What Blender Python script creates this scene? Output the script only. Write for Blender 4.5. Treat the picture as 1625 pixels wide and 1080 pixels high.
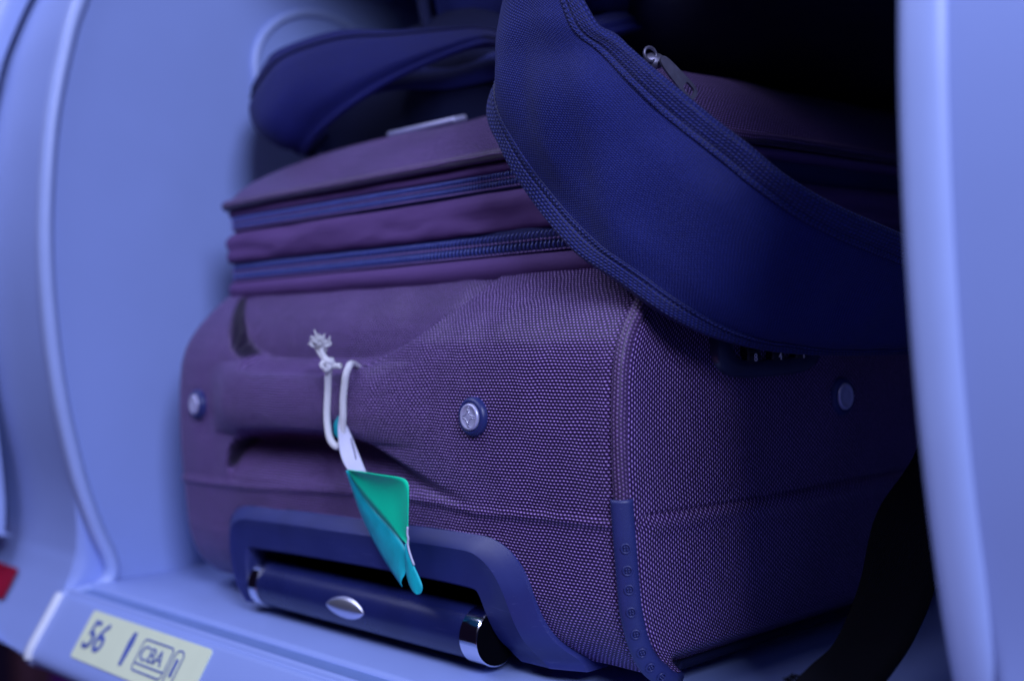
import bpy, bmesh, math, random
import numpy as np
from mathutils import Vector, Matrix, noise

random.seed(7)
for o in list(bpy.data.objects):
    bpy.data.objects.remove(o)
scene = bpy.context.scene
col = scene.collection

# ------------------------------------------------------------------ camera
cam_data = bpy.data.cameras.new("camera")
cam = bpy.data.objects.new("camera", cam_data)
col.objects.link(cam)
right = Vector((0.68167, 0.73103, -0.03024))
up = Vector((0.01504, 0.02732, 0.99951))
back = Vector((0.73150, -0.68179, 0.00763))
M = Matrix((right, up, back)).transposed().to_4x4()
M.translation = Vector((0.30174, -0.33582, 0.13249))
cam.matrix_world = M
cam_data.sensor_width = 36.0
cam_data.lens = 43.09
cam_data.clip_start = 0.01
cam_data.clip_end = 50
cam_data.dof.use_dof = True
cam_data.dof.focus_distance = 0.478
cam_data.dof.aperture_fstop = 5.6
scene.camera = cam

# ------------------------------------------------------------------ light
world = bpy.data.worlds.new("World")
scene.world = world
world.use_nodes = True
bg = world.node_tree.nodes["Background"]
bg.inputs[0].default_value = (0.16, 0.10, 0.42, 1)
bg.inputs[1].default_value = 0.025

def area(name, loc, target, sx, sy, power, color):
    d = bpy.data.lights.new(name, 'AREA')
    d.shape = 'RECTANGLE'
    d.size, d.size_y = sx, sy
    d.energy = power
    d.color = color
    o = bpy.data.objects.new(name, d)
    o.location = loc
    o.rotation_euler = (Vector(target) - Vector(loc)).to_track_quat('-Z', 'Y').to_euler()
    col.objects.link(o)
    return o

# blue mood-light strip over the aisle, an added violet fill for seat bounce from below
area("aisle_light", (1.24, -0.69, 0.95), (-0.25, 0.0, 0.1), 0.50, 0.55, 34.0, (0.56, 0.63, 0.95))
area("ceiling_light", (-0.50, -0.62, 1.05), (-0.15, -0.02, 0.08), 1.4, 0.60, 13.5, (0.58, 0.63, 0.95))
area("seat_bounce_fill", (0.0, -0.9, -0.55), (-0.1, 0.0, 0.1), 1.4, 0.6, 0.7, (0.85, 0.42, 1.0))

scene.view_settings.view_transform = 'Standard'
scene.view_settings.look = 'None'
scene.view_settings.exposure = -0.10
scene.view_settings.gamma = 1.0

# ------------------------------------------------------------------ material helpers
def new_mat(name):
    m = bpy.data.materials.new(name)
    m.use_nodes = True
    return m, m.node_tree, m.node_tree.nodes["Principled BSDF"]

def mth(nt, op, a, b=None, c=None):
    n = nt.nodes.new("ShaderNodeMath")
    n.operation = op
    for i, v in enumerate((a, b, c)):
        if v is None:
            continue
        if isinstance(v, (int, float)):
            n.inputs[i].default_value = v
        else:
            nt.links.new(v, n.inputs[i])
    return n.outputs[0]

def bump(nt, bsdf, height, dist, strength=1.0):
    b = nt.nodes.new("ShaderNodeBump")
    b.inputs["Strength"].default_value = strength
    b.inputs["Distance"].default_value = dist
    nt.links.new(height, b.inputs["Height"])
    nt.links.new(b.outputs[0], bsdf.inputs["Normal"])

def ramp(nt, fac, c0, c1, p0=0.0, p1=1.0):
    r = nt.nodes.new("ShaderNodeValToRGB")
    r.color_ramp.elements[0].color = (*c0, 1)
    r.color_ramp.elements[1].color = (*c1, 1)
    r.color_ramp.elements[0].position = p0
    r.color_ramp.elements[1].position = p1
    nt.links.new(fac, r.inputs[0])
    return r.outputs[0]

def noise_tex(nt, scale, detail=3, coord="Object"):
    tc = nt.nodes.new("ShaderNodeTexCoord")
    n = nt.nodes.new("ShaderNodeTexNoise")
    n.inputs["Scale"].default_value = scale
    n.inputs["Detail"].default_value = detail
    nt.links.new(tc.outputs[coord], n.inputs["Vector"])
    return n.outputs[0]

def plain(name, c, rough=0.5, metal=0.0, var=0.12, nscale=60, bumpd=0.0, bscale=900, spec=0.5, coat=0.0):
    m, nt, b = new_mat(name)
    n = noise_tex(nt, nscale)
    c0 = tuple(x * (1 - var) for x in c)
    c1 = tuple(min(1, x * (1 + var)) for x in c)
    nt.links.new(ramp(nt, n, c0, c1, .3, .7), b.inputs["Base Color"])
    b.inputs["Roughness"].default_value = rough
    b.inputs["Metallic"].default_value = metal
    b.inputs["Specular IOR Level"].default_value = spec
    b.inputs["Coat Weight"].default_value = coat
    if bumpd:
        bump(nt, b, noise_tex(nt, bscale, 2), bumpd)
    return m

def worn(name, c, dust, rough, bscale=2600):
    m = plain(name, c, rough, var=0.08, bumpd=0.00004, bscale=bscale)
    nt = m.node_tree
    b = nt.nodes["Principled BSDF"]
    tc = nt.nodes.new("ShaderNodeTexCoord")
    mp = nt.nodes.new("ShaderNodeMapping")
    mp.inputs["Scale"].default_value = (60, 500, 900)
    mp.inputs["Rotation"].default_value = (0.2, 0.1, 0.3)
    n = nt.nodes.new("ShaderNodeTexNoise")
    n.inputs["Scale"].default_value = 1.0
    n.inputs["Detail"].default_value = 4
    nt.links.new(tc.outputs["Object"], mp.inputs[0])
    nt.links.new(mp.outputs[0], n.inputs["Vector"])
    patch = noise_tex(nt, 35, 3)
    f = mth(nt, 'MULTIPLY', mth(nt, 'GREATER_THAN', n.outputs[0], 0.66), mth(nt, 'MAXIMUM', mth(nt, 'SUBTRACT', mth(nt, 'MULTIPLY', patch, 2.2), 0.85), 0.0))
    mix = nt.nodes.new("ShaderNodeMix")
    mix.data_type = 'RGBA'
    src = b.inputs["Base Color"].links[0].from_socket
    nt.links.new(f, mix.inputs["Factor"])
    nt.links.new(src, mix.inputs["A"])
    mix.inputs["B"].default_value = (*dust, 1)
    nt.links.new(mix.outputs["Result"], b.inputs["Base Color"])
    r = mth(nt, 'ADD', mth(nt, 'MULTIPLY', patch, 0.22), rough - 0.11)
    nt.links.new(r, b.inputs["Roughness"])
    return m

def weave(name, yarn, gap, pu, pv, dist=0.0005, rough=0.42, spec=0.6, var=0.18, sheen=0.05, glint=None, ku=5.0, kv=6.0):
    """staggered ballistic weave laid out on metric UVs"""
    m, nt, b = new_mat(name)
    tc = nt.nodes.new("ShaderNodeTexCoord")
    # slight wander of the yarns
    nz = nt.nodes.new("ShaderNodeTexNoise")
    nz.inputs["Scale"].default_value = 55
    nz.inputs["Detail"].default_value = 3
    nt.links.new(tc.outputs["UV"], nz.inputs["Vector"])
    sep = nt.nodes.new("ShaderNodeSeparateXYZ")
    nt.links.new(tc.outputs["UV"], sep.inputs[0])
    wob = mth(nt, 'MULTIPLY', mth(nt, 'SUBTRACT', nz.outputs[0], 0.5), 1.3)
    v = mth(nt, 'ADD', mth(nt, 'DIVIDE', sep.outputs[1], pv), wob)
    row = mth(nt, 'FLOOR', v)
    off = mth(nt, 'MULTIPLY', mth(nt, 'MODULO', row, 2.0), 0.5)
    u = mth(nt, 'ADD', mth(nt, 'ADD', mth(nt, 'DIVIDE', sep.outputs[0], pu), off), wob)
    du = mth(nt, 'SUBTRACT', mth(nt, 'FRACT', u), 0.5)
    dv = mth(nt, 'SUBTRACT', mth(nt, 'FRACT', v), 0.5)
    r2 = mth(nt, 'ADD', mth(nt, 'MULTIPLY', mth(nt, 'MULTIPLY', du, du), ku),
             mth(nt, 'MULTIPLY', mth(nt, 'MULTIPLY', dv, dv), kv))
    h = mth(nt, 'MAXIMUM', mth(nt, 'SUBTRACT', 1.0, r2), 0.0)
    # per-yarn value
    wn = nt.nodes.new("ShaderNodeTexWhiteNoise")
    wn.noise_dimensions = '2D'
    cmb = nt.nodes.new("ShaderNodeCombineXYZ")
    nt.links.new(mth(nt, 'FLOOR', u), cmb.inputs[0])
    nt.links.new(row, cmb.inputs[1])
    nt.links.new(cmb.outputs[0], wn.inputs["Vector"])
    base = ramp(nt, h, gap, yarn, 0.22 if glint is None else 0.0, 1.0 if glint is None else 0.45)
    if glint is not None:  # pale top stop puts the glints of the yarns into the colour
        cr_ = base.node.color_ramp
        for pos, c_ in ((0.66, tuple(x * 1.25 for x in yarn)), (0.95, glint)):
            e = cr_.elements.new(pos)
            e.color = (*c_, 1)
    mix = nt.nodes.new("ShaderNodeMix")
    mix.data_type = 'RGBA'
    mix.blend_type = 'MULTIPLY'
    mix.inputs["Factor"].default_value = 1.0
    nt.links.new(base, mix.inputs["A"])
    big = noise_tex(nt, 18, 4)
    val = mth(nt, 'ADD', mth(nt, 'MULTIPLY', wn.outputs[0], var * 1.4),
              mth(nt, 'ADD', mth(nt, 'MULTIPLY', big, 0.55), 0.62 - var * 0.4))
    cc = nt.nodes.new("ShaderNodeCombineColor")
    for i in range(3):
        nt.links.new(val, cc.inputs[i])
    nt.links.new(cc.outputs[0], mix.inputs["B"])
    outc = mix.outputs["Result"]
    if glint is not None:                  # shade of the recess walls beside the handle, put into the colour
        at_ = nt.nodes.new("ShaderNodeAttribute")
        at_.attribute_name = 'recess_shade'
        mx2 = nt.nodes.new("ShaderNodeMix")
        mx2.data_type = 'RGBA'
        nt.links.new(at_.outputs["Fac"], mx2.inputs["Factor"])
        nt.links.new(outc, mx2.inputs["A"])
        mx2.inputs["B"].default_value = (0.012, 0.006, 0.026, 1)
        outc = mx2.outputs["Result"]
    nt.links.new(outc, b.inputs["Base Color"])
    b.inputs["Roughness"].default_value = rough
    b.inputs["Specular IOR Level"].default_value = spec
    b.inputs["Sheen Weight"].default_value = sheen
    b.inputs["Sheen Roughness"].default_value = 0.4
    hh = mth(nt, 'ADD', h, mth(nt, 'MULTIPLY', wn.outputs[0], 0.25))
    bump(nt, b, hh, dist)
    return m

def twill(name, c0, c1, pitch, dist=0.0002, rough=0.7, ang=0.6, spec=0.3, sheen=0.0):
    m, nt, b = new_mat(name)
    tc = nt.nodes.new("ShaderNodeTexCoord")
    sep = nt.nodes.new("ShaderNodeSeparateXYZ")
    nt.links.new(tc.outputs["UV"], sep.inputs[0])
    s = 2 * math.pi / pitch
    a = mth(nt, 'SINE', mth(nt, 'MULTIPLY', mth(nt, 'ADD', sep.outputs[0], mth(nt, 'MULTIPLY', sep.outputs[1], ang)), s))
    c = mth(nt, 'SINE', mth(nt, 'MULTIPLY', mth(nt, 'SUBTRACT', sep.outputs[1], mth(nt, 'MULTIPLY', sep.outputs[0], ang)), s))
    h = mth(nt, 'MULTIPLY', mth(nt, 'ADD', mth(nt, 'MULTIPLY', a, c), 1.0), 0.5)
    n = noise_tex(nt, 26, 4)
    hh = mth(nt, 'ADD', mth(nt, 'MULTIPLY', h, 0.55), mth(nt, 'MULTIPLY', n, 0.55))
    nt.links.new(ramp(nt, hh, c0, c1, .15, .85), b.inputs["Base Color"])
    b.inputs["Roughness"].default_value = rough
    b.inputs["Specular IOR Level"].default_value = spec
    b.inputs["Sheen Weight"].default_value = sheen
    bump(nt, b, h, dist)
    return m

MAT = {}
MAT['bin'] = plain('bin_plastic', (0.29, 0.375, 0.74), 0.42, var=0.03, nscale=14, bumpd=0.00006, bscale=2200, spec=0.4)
MAT['bin_edge'] = plain('bin_edge_highlight_plastic', (0.36, 0.45, 0.80), 0.36, var=0.02, bumpd=0.00004, bscale=2200)
MAT['groove'] = plain('groove_shadow_plastic', (0.16, 0.24, 0.52), 0.55, var=0.05)  # darker than the bin: the groove's shadow is in the colour
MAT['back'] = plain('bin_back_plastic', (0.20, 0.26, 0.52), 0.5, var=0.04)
MAT['weave'] = weave('burgundy_ballistic_weave', (0.116, 0.038, 0.250), (0.018, 0.005, 0.042), 0.00200, 0.00128, dist=0.0006, rough=0.36, spec=0.35, glint=(0.60, 0.41, 0.86), ku=4.2, kv=6.5)
MAT['twill'] = twill('burgundy_twill', (0.092, 0.041, 0.165), (0.140, 0.067, 0.245), 0.0009)
MAT['piping'] = weave('burgundy_piping_weave', (0.22, 0.11, 0.34), (0.045, 0.018, 0.08), 0.0016, 0.0016, dist=0.0003)
MAT['tape'] = twill('navy_zip_tape', (0.010, 0.012, 0.070), (0.020, 0.026, 0.135), 0.0008)
MAT['tooth'] = plain('navy_zip_coil', (0.07, 0.10, 0.42), 0.3, var=0.1, spec=0.7)
MAT['stitch'] = plain('violet_thread', (0.22, 0.14, 0.40), 0.7, var=0.2, nscale=800)
MAT['navy_plastic'] = worn('navy_trim_plastic', (0.022, 0.030, 0.150), (0.06, 0.07, 0.22), 0.40)
MAT['grip'] = worn('navy_soft_grip', (0.012, 0.017, 0.095), (0.04, 0.045, 0.16), 0.30)
MAT['rubber'] = worn('navy_rubber', (0.022, 0.029, 0.135), (0.06, 0.07, 0.20), 0.45, 1500)
MAT['black'] = plain('black_plastic', (0.008, 0.009, 0.02), 0.5)
MAT['void'] = plain('matt_black_void', (0.002, 0.002, 0.004), 1.0, spec=0.0)  # near-black stands for the unlit recess and hollow ring end
MAT['lockgrey'] = plain('dark_lock_plastic', (0.022, 0.026, 0.075), 0.32)
MAT['chrome'] = plain('chrome', (0.82, 0.82, 0.9), 0.10, metal=1.0, var=0.03)
MAT['satin'] = plain('satin_silver', (0.70, 0.70, 0.84), 0.28, metal=0.9, var=0.04)
MAT['steel'] = plain('worn_zip_steel', (0.20, 0.19, 0.27), 0.5, metal=0.8, var=0.15, nscale=300)
MAT['cap'] = plain('pale_stud_cap', (0.56, 0.55, 0.80), 0.33, metal=0.35, var=0.05, nscale=300)
MAT['strap'] = weave('navy_strap_nylon', (0.016, 0.028, 0.245), (0.007, 0.012, 0.115), 0.00125, 0.00098, dist=0.00022, rough=0.6, spec=0.25, var=0.1)
MAT['binding'] = weave('navy_binding_webbing', (0.019, 0.031, 0.255), (0.005, 0.009, 0.085), 0.0019, 0.0015, dist=0.0004, rough=0.55, spec=0.35)
MAT['stitchline'] = twill('navy_stitch', (0.012, 0.018, 0.11), (0.05, 0.07, 0.31), 0.0016, dist=0.0005)
MAT['bag'] = twill('black_navy_bag_nylon', (0.004, 0.0055, 0.028), (0.0075, 0.010, 0.046), 0.0012, rough=0.75, spec=0.15)
MAT['bagblue'] = twill('navy_bag_panel', (0.008, 0.012, 0.095), (0.014, 0.020, 0.150), 0.0012, rough=0.75, spec=0.15)
MAT['recess_shade'] = plain('dark_recess_shade', (0.016, 0.008, 0.034), 1.0, spec=0.1)  # dark tone standing for shade in the handle recess
MAT['strap_shaded'] = weave('shaded_navy_strap', (0.008, 0.013, 0.180), (0.004, 0.006, 0.085), 0.0016, 0.0014, dist=0.0003, rough=0.7, spec=0.2)  # shaded copy of the strap nylon; the loop's shade is in the colour
MAT['webblack'] = twill('black_webbing', (0.0008, 0.0008, 0.003), (0.002, 0.002, 0.006), 0.0014, dist=0.0004, rough=0.9, spec=0.12)
MAT['cord'] = twill('white_twisted_cord', (0.74, 0.72, 0.80), (0.92, 0.91, 0.94), 0.0012, dist=0.0003, rough=0.85, ang=1.0)
MAT['white_card'] = plain('white_tag_paper', (0.60, 0.60, 0.76), 0.6, var=0.04)
MAT['green'] = plain('green_tag_print', (0.003, 0.88, 0.46), 0.45, var=0.05)
MAT['teal'] = plain('teal_tag_print', (0.008, 0.52, 0.58), 0.45, var=0.15, nscale=140)
MAT['ink'] = plain('dark_line_ink', (0.04, 0.04, 0.10), 0.6)
MAT['placard'] = plain('cream_placard', (0.80, 0.87, 0.60), 0.45, var=0.02)
MAT['placardink'] = plain('blue_placard_ink', (0.09, 0.13, 0.42), 0.5)
MAT['red'] = plain('red_sticker', (0.30, 0.002, 0.030), 0.5)
MAT['seat'] = twill('violet_seat_cloth', (0.22, 0.035, 0.42), (0.34, 0.060, 0.60), 0.004, rough=0.9)
MAT['seattrim'] = plain('brown_seat_trim', (0.20, 0.09, 0.13), 0.6)
MAT['carpet'] = plain('dark_carpet', (0.05, 0.025, 0.09), 0.95, var=0.3, nscale=200)

# ------------------------------------------------------------------ object helpers
def thing(name, label, cat, loc=(0, 0, 0), group=None):
    o = bpy.data.objects.new(name, None)
    o.location = loc
    col.objects.link(o)
    o['label'] = label
    o['category'] = cat
    if group:
        o['group'] = group
    o.empty_display_size = 0.02
    return o

def link(name, me, mat, parent=None, mats=None):
    o = bpy.data.objects.new(name, me)
    if mats:
        for mm in mats:
            me.materials.append(mm)
    elif mat is not None and len(me.materials) == 0:
        me.materials.append(mat)
    col.objects.link(o)
    if parent is not None:
        o.parent = parent
        w = Vector((0, 0, 0))
        p = parent
        while p is not None:
            w += p.location
            p = p.parent
        o.location = -w       # meshes are written in world coordinates
    return o

def mesh_from(name, verts, faces, uvs=None, smooth=True):
    me = bpy.data.meshes.new(name)
    me.from_pydata([tuple(v) for v in verts], [], faces)
    if uvs is not None:
        ul = me.uv_layers.new(name="UVMap")
        li = np.empty(len(me.loops), dtype=np.int32)
        me.loops.foreach_get("vertex_index", li)
        ul.data.foreach_set("uv", np.asarray(uvs, dtype=np.float32)[li].ravel())
    if smooth:
        me.polygons.foreach_set("use_smooth", [True] * len(me.polygons))
    me.update()
    return me

def grid(name, P, mat, parent=None, uv=None, closed_u=False, smooth=True, flip=False, normals=None, mats=None, link_it=True):
    """P: (nu, nv, 3)"""
    P = np.asarray(P, dtype=float)
    nu, nv = P.shape[:2]
    if uv is None:
        du = np.zeros((nu, nv))
        dv = np.zeros((nu, nv))
        du[1:] = np.cumsum(np.linalg.norm(np.diff(P, axis=0), axis=2), axis=0)
        dv[:, 1:] = np.cumsum(np.linalg.norm(np.diff(P, axis=1), axis=2), axis=1)
        uv = np.stack([du, dv], axis=2)
    idx = np.arange(nu * nv).reshape(nu, nv)
    faces = []
    ru = nu if closed_u else nu - 1
    for i in range(ru):
        j = (i + 1) % nu
        for k in range(nv - 1):
            f = (int(idx[i, k]), int(idx[j, k]), int(idx[j, k + 1]), int(idx[i, k + 1]))
            faces.append(f[::-1] if flip else f)
    me = mesh_from(name, P.reshape(-1, 3), faces, uv.reshape(-1, 2), smooth)
    if normals is not None:
        me.normals_split_custom_set_from_vertices([tuple(n) for n in np.asarray(normals).reshape(-1, 3)])
    if not link_it:
        return me
    return link(name, me, mat, parent, mats)

def sm(t):
    t = np.clip(t, 0, 1)
    return t * t * (3 - 2 * t)

def catmull(pts, n):
    pts = np.asarray(pts, dtype=float)
    m = len(pts)
    t = np.linspace(0, m - 1, n)
    i = np.clip(np.floor(t).astype(int), 0, m - 2)
    f = (t - i)[(...,) + (None,) * (pts.ndim - 1)]
    p0 = pts[np.clip(i - 1, 0, m - 1)]
    p1, p2 = pts[i], pts[i + 1]
    p3 = pts[np.clip(i + 2, 0, m - 1)]
    return 0.5 * ((2 * p1) + (p2 - p0) * f + (2 * p0 - 5 * p1 + 4 * p2 - p3) * f ** 2 + (3 * p1 - p0 - 3 * p2 + p3) * f ** 3)

def tube_data(path, radius, seg=8, closed=False, cap=True, squash=None):
    path = [Vector(p) for p in path]
    n = len(path)
    rad = radius if hasattr(radius, '__len__') else [radius] * n
    V, F, UV = [], [], []
    up_ = None
    dist = 0.0
    for i, p in enumerate(path):
        a = path[(i - 1) % n] if (closed or i > 0) else path[i]
        b = path[(i + 1) % n] if (closed or i < n - 1) else path[i]
        t = (b - a).normalized()
        if up_ is None:
            up_ = t.orthogonal().normalized()
        up_ = (up_ - t * up_.dot(t)).normalized()
        s = t.cross(up_)
        if i > 0:
            dist += (p - path[i - 1]).length
        for k in range(seg):
            an = 2 * math.pi * k / seg
            V.append(p + (up_ * math.cos(an) + s * math.sin(an)) * rad[i])
            UV.append((dist, an * rad[i]))
    m = n if closed else n - 1
    for i in range(m):
        j = (i + 1) % n
        for k in range(seg):
            k2 = (k + 1) % seg
            F.append((i * seg + k, i * seg + k2, j * seg + k2, j * seg + k))
    if cap and not closed:
        F.append(tuple(range(seg - 1, -1, -1)))
        F.append(tuple((n - 1) * seg + k for k in range(seg)))
    return V, F, UV

def tube(name, path, radius, mat, parent=None, seg=10, closed=False):
    V, F, UV = tube_data(path, radius, seg, closed)
    return link(name, mesh_from(name, V, F, UV), mat, parent)

def join_data(parts):
    V, F, UV = [], [], []
    for v, f, u in parts:
        o = len(V)
        V += list(v)
        UV += list(u)
        F += [tuple(i + o for i in ff) for ff in f]
    return V, F, UV

def lathe(name, prof, center, axis, mat, parent=None, seg=40, sx=1.0, upv=(0, 0, 1)):
    """prof: (r, h) pairs; axis: outward direction"""
    a = Vector(axis).normalized()
    u = Vector(upv)
    u = (u - a * u.dot(a)).normalized()
    s = a.cross(u)
    c = Vector(center)
    V, F, UV = [], [], []
    for (r, h) in prof:
        for k in range(seg):
            an = 2 * math.pi * k / seg
            V.append(c + a * h + (u * math.cos(an) + s * math.sin(an) * sx) * r)
            UV.append((an * r, h))
    for i in range(len(prof) - 1):
        for k in range(seg):
            k2 = (k + 1) % seg
            F.append((i * seg + k, (i + 1) * seg + k, (i + 1) * seg + k2, i * seg + k2))
    return link(name, mesh_from(name, V, F, UV), mat, parent)

def box(name, lo, hi, mat, parent=None, bev=0.0, smooth=False):
    bm = bmesh.new()
    bmesh.ops.create_cube(bm, size=1.0)
    for v in bm.verts:
        v.co = Vector([(lo[i] + hi[i]) / 2 + v.co[i] * (hi[i] - lo[i]) for i in range(3)])
    if bev:
        bmesh.ops.bevel(bm, geom=bm.edges[:], offset=bev, segments=3, profile=0.5, affect='EDGES')
    me = bpy.data.meshes.new(name)
    bm.to_mesh(me)
    bm.free()
    if smooth:
        me.polygons.foreach_set("use_smooth", [True] * len(me.polygons))
    return link(name, me, mat, parent)

def nz(x, y, z, s):
    return noise.noise(Vector((x * s, y * s, z * s)))

# ================================================================== BIN
XL, XR, FZ = -0.400, 0.140, -0.010
bin_ = thing('overhead_bin', 'open pale blue overhead luggage bin holding the suitcase, row 56 placard on its lip', 'luggage bin', (XL, 0, FZ))

# front outline of the dividers in (y, z), top to bottom, ending along the lip
DIV = [(0.10, 0.47), (0.045, 0.43), (0.0, 0.385), (-0.025, 0.336), (-0.036, 0.300), (-0.043, 0.268), (-0.047, 0.238), (-0.0495, 0.206), (-0.050, 0.178),
       (-0.049, 0.150), (-0.0465, 0.120), (-0.042, 0.088), (-0.034, 0.050), (-0.025, 0.021), (-0.0175, 0.003), (-0.0165, -0.0055), (-0.0225, -0.0100),
       (-0.032, -0.0112), (-0.0405, -0.0115), (-0.0465, -0.0155), (-0.0545, -0.0275), (-0.0635, -0.0400), (-0.0655, -0.0455), (-0.061, -0.052), (-0.04, -0.060), (0.0, -0.066)]

# the flat face of a divider runs straight on past the notch of the lip
DIV2 = DIV[:12] + [(-0.0345, 0.050), (-0.0322, 0.026), (-0.0330, 0.010), (-0.0352, 0.002), (-0.0378, -0.005), (-0.0405, -0.0105), (-0.0432, -0.0155), (-0.0465, -0.0210), (-0.0510, -0.0280), (-0.0600, -0.0400), (-0.0645, -0.0465), (-0.061, -0.053), (-0.04, -0.061), (0.0, -0.067)]

def frame_of(pts, n=170):
    path = catmull(pts, n)
    tan = np.gradient(path, axis=0)
    tan /= np.linalg.norm(tan, axis=1)[:, None]
    return path, np.stack([tan[:, 1], -tan[:, 0]], axis=1)      # outward (towards -y)

def sweep(cs, x0, sgn, blend=None):
    pa_, na_ = frame_of(DIV)
    pb_, nb_ = frame_of(DIV2)
    P = np.zeros((len(pa_), len(cs), 3))
    for j, (xo, n) in enumerate(cs):
        w = 0.0 if blend is None else float(sm((xo - blend[0]) / (blend[1] - blend[0])))
        p = pa_ * (1 - w) + pb_ * w
        nr = na_ * (1 - w) + nb_ * w
        P[:, j, 0] = x0 + sgn * xo
        P[:, j, 1:] = p + nr * n
    return P
bead = [(0.0075, -0.011), (0.0052, -0.0092), (0.0022, -0.0078), (0.0004, -0.0055)]
for k in range(8):
    a_ = math.pi - math.pi / 2 * k / 7
    bead.append((0.0045 + 0.0044 * math.cos(a_), -0.0042 + 0.0044 * math.sin(a_)))
bead += [(0.0078, 0.0001), (0.0102, -0.0004), (0.0118, -0.0012), (0.0130, -0.0022), (0.0138, -0.0034)]
flat = [(0.0122, -0.0040), (0.0130, -0.0030), (0.0142, -0.0032), (0.0165, -0.0034), (0.022, -0.0038), (0.030, -0.0044), (0.040, -0.0052), (0.055, -0.0064), (0.085, -0.0088), (0.13, -0.0110), (0.26, -0.012)]
for x0, sgn in ((XL, -1), (XR, 1)):
    d = grid('divider_frame', sweep(flat, x0, sgn, (0.0124, 0.0136)), MAT['bin'], bin_, flip=sgn < 0)
    grid('edge_bead', sweep(bead, x0, sgn), MAT['bin_edge'], d, flip=sgn < 0)  # light caught by the bead is put into its paler colour

def wall_plane(name, x, ny):
    yz = []
    path = catmull(DIV[:16], 60)
    V = [(x, p[0] + 0.007, p[1]) for p in path]
    V += [(x, path[-1][0] + 0.007, -0.02), (x, 0.62, -0.02), (x, 0.62, 0.47)]
    f = tuple(range(len(V)))
    return link(name, mesh_from(name, V, [f if ny > 0 else f[::-1]], None, False), MAT['bin'], bin_)
wall_plane('side_wall', XL - 0.0055, 1)
wall_plane('side_wall', XR + 0.0055, -1)

# floor, groove, lip in one profile each
def extrude_profile(name, prof, x0, x1, mat, parent, n=2, smooth=True):
    prof = np.asarray(prof)
    P = np.zeros((n, len(prof), 3))
    for i, x in enumerate(np.linspace(x0, x1, n)):
        P[i, :, 0] = x
        P[i, :, 1:] = prof
    return grid(name, P, mat, parent, smooth=smooth)

extrude_profile('floor_panel', [(0.62, FZ), (0.3, FZ), (0.0, FZ), (-0.024, FZ), (-0.0262, FZ - 0.0006), (-0.0272, FZ - 0.003)], XL - 0.006, XR + 0.006, MAT['bin'], bin_, 8)
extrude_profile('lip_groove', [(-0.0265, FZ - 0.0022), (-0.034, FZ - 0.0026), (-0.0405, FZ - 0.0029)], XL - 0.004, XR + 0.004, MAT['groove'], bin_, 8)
lip = [(-0.0372, -0.0150), (-0.0376, -0.0120), (-0.0384, -0.0107), (-0.0396, -0.0103), (-0.0409, -0.0106), (-0.0417, -0.0119), (-0.0421, -0.0128), (-0.0432, -0.0128),
       (-0.0446, -0.0131), (-0.0458, -0.0143), (-0.0537, -0.0265), (-0.0618, -0.0388), (-0.0640, -0.0428), (-0.0643, -0.0462), (-0.0625, -0.0500), (-0.055, -0.0545), (-0.02, -0.064), (0.1, -0.075)]
extrude_profile('front_lip', lip, XL - 0.0005, XR + 0.0005, MAT['bin'], bin_, 10)
extrude_profile('back_wall', [(0.55, -0.02), (0.56, 0.2), (0.53, 0.36), (0.44, 0.45), (0.30, 0.47), (0.09, 0.465), (0.03, 0.43)], XL - 0.007, XR + 0.007, MAT['back'], bin_, 4)  # unseen front roof edge drawn forward to shade the upper wall

# round embossed ring on the left wall
ring = []
for k in range(64):
    a = 2 * math.pi * k / 64
    ring.append((XL - 0.0052, 0.150 + 0.052 * math.cos(a), 0.312 + 0.043 * math.sin(a)))
tube('wall_ring', ring, 0.0028, MAT['bin_edge'], bin_, 10, True)

# ---- row placard on the sloping lip face
pa = Vector((0, -0.0458, -0.0143)); pb = Vector((0, -0.0618, -0.0388))
down = (pb - pa).normalized()
nor = Vector((0, down.z, -down.y)).normalized()
if nor.y > 0: nor = -nor
def lip_pt(x, d, h):
    p = pa + down * d + nor * h
    return Vector((x, p.y, p.z))
def rounded_poly(x0, x1, d0, d1, r, h, n=5):
    pts = []
    for cx, cd, a0 in ((x1 - r, d0 + r, -90), (x1 - r, d1 - r, 0), (x0 + r, d1 - r, 90), (x0 + r, d0 + r, 180)):
        for k in range(n + 1):
            a = math.radians(a0 + 90 * k / n)
            pts.append(lip_pt(cx + r * math.cos(a), cd + r * math.sin(a), h))
    return pts
def slab(name, pts, thick, n, mat, parent):
    m = len(pts)
    V = list(pts) + [p - n * thick for p in pts]
    F = [tuple(range(m))[::-1], tuple(range(m, 2 * m))] + [(i, (i + 1) % m, m + (i + 1) % m, m + i) for i in range(m)]
    me = mesh_from(name, V, F, None, False)
    bm = bmesh.new(); bm.from_mesh(me)
    bmesh.ops.recalc_face_normals(bm, faces=bm.faces[:]); bm.to_mesh(me); bm.free()
    return link(name, me, mat, parent)
plac = slab('row_placard', rounded_poly(-0.3535, -0.2235, 0.0005, 0.0275, 0.0022, 0.0007), 0.0012, nor, MAT['placard'], bin_)

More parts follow.
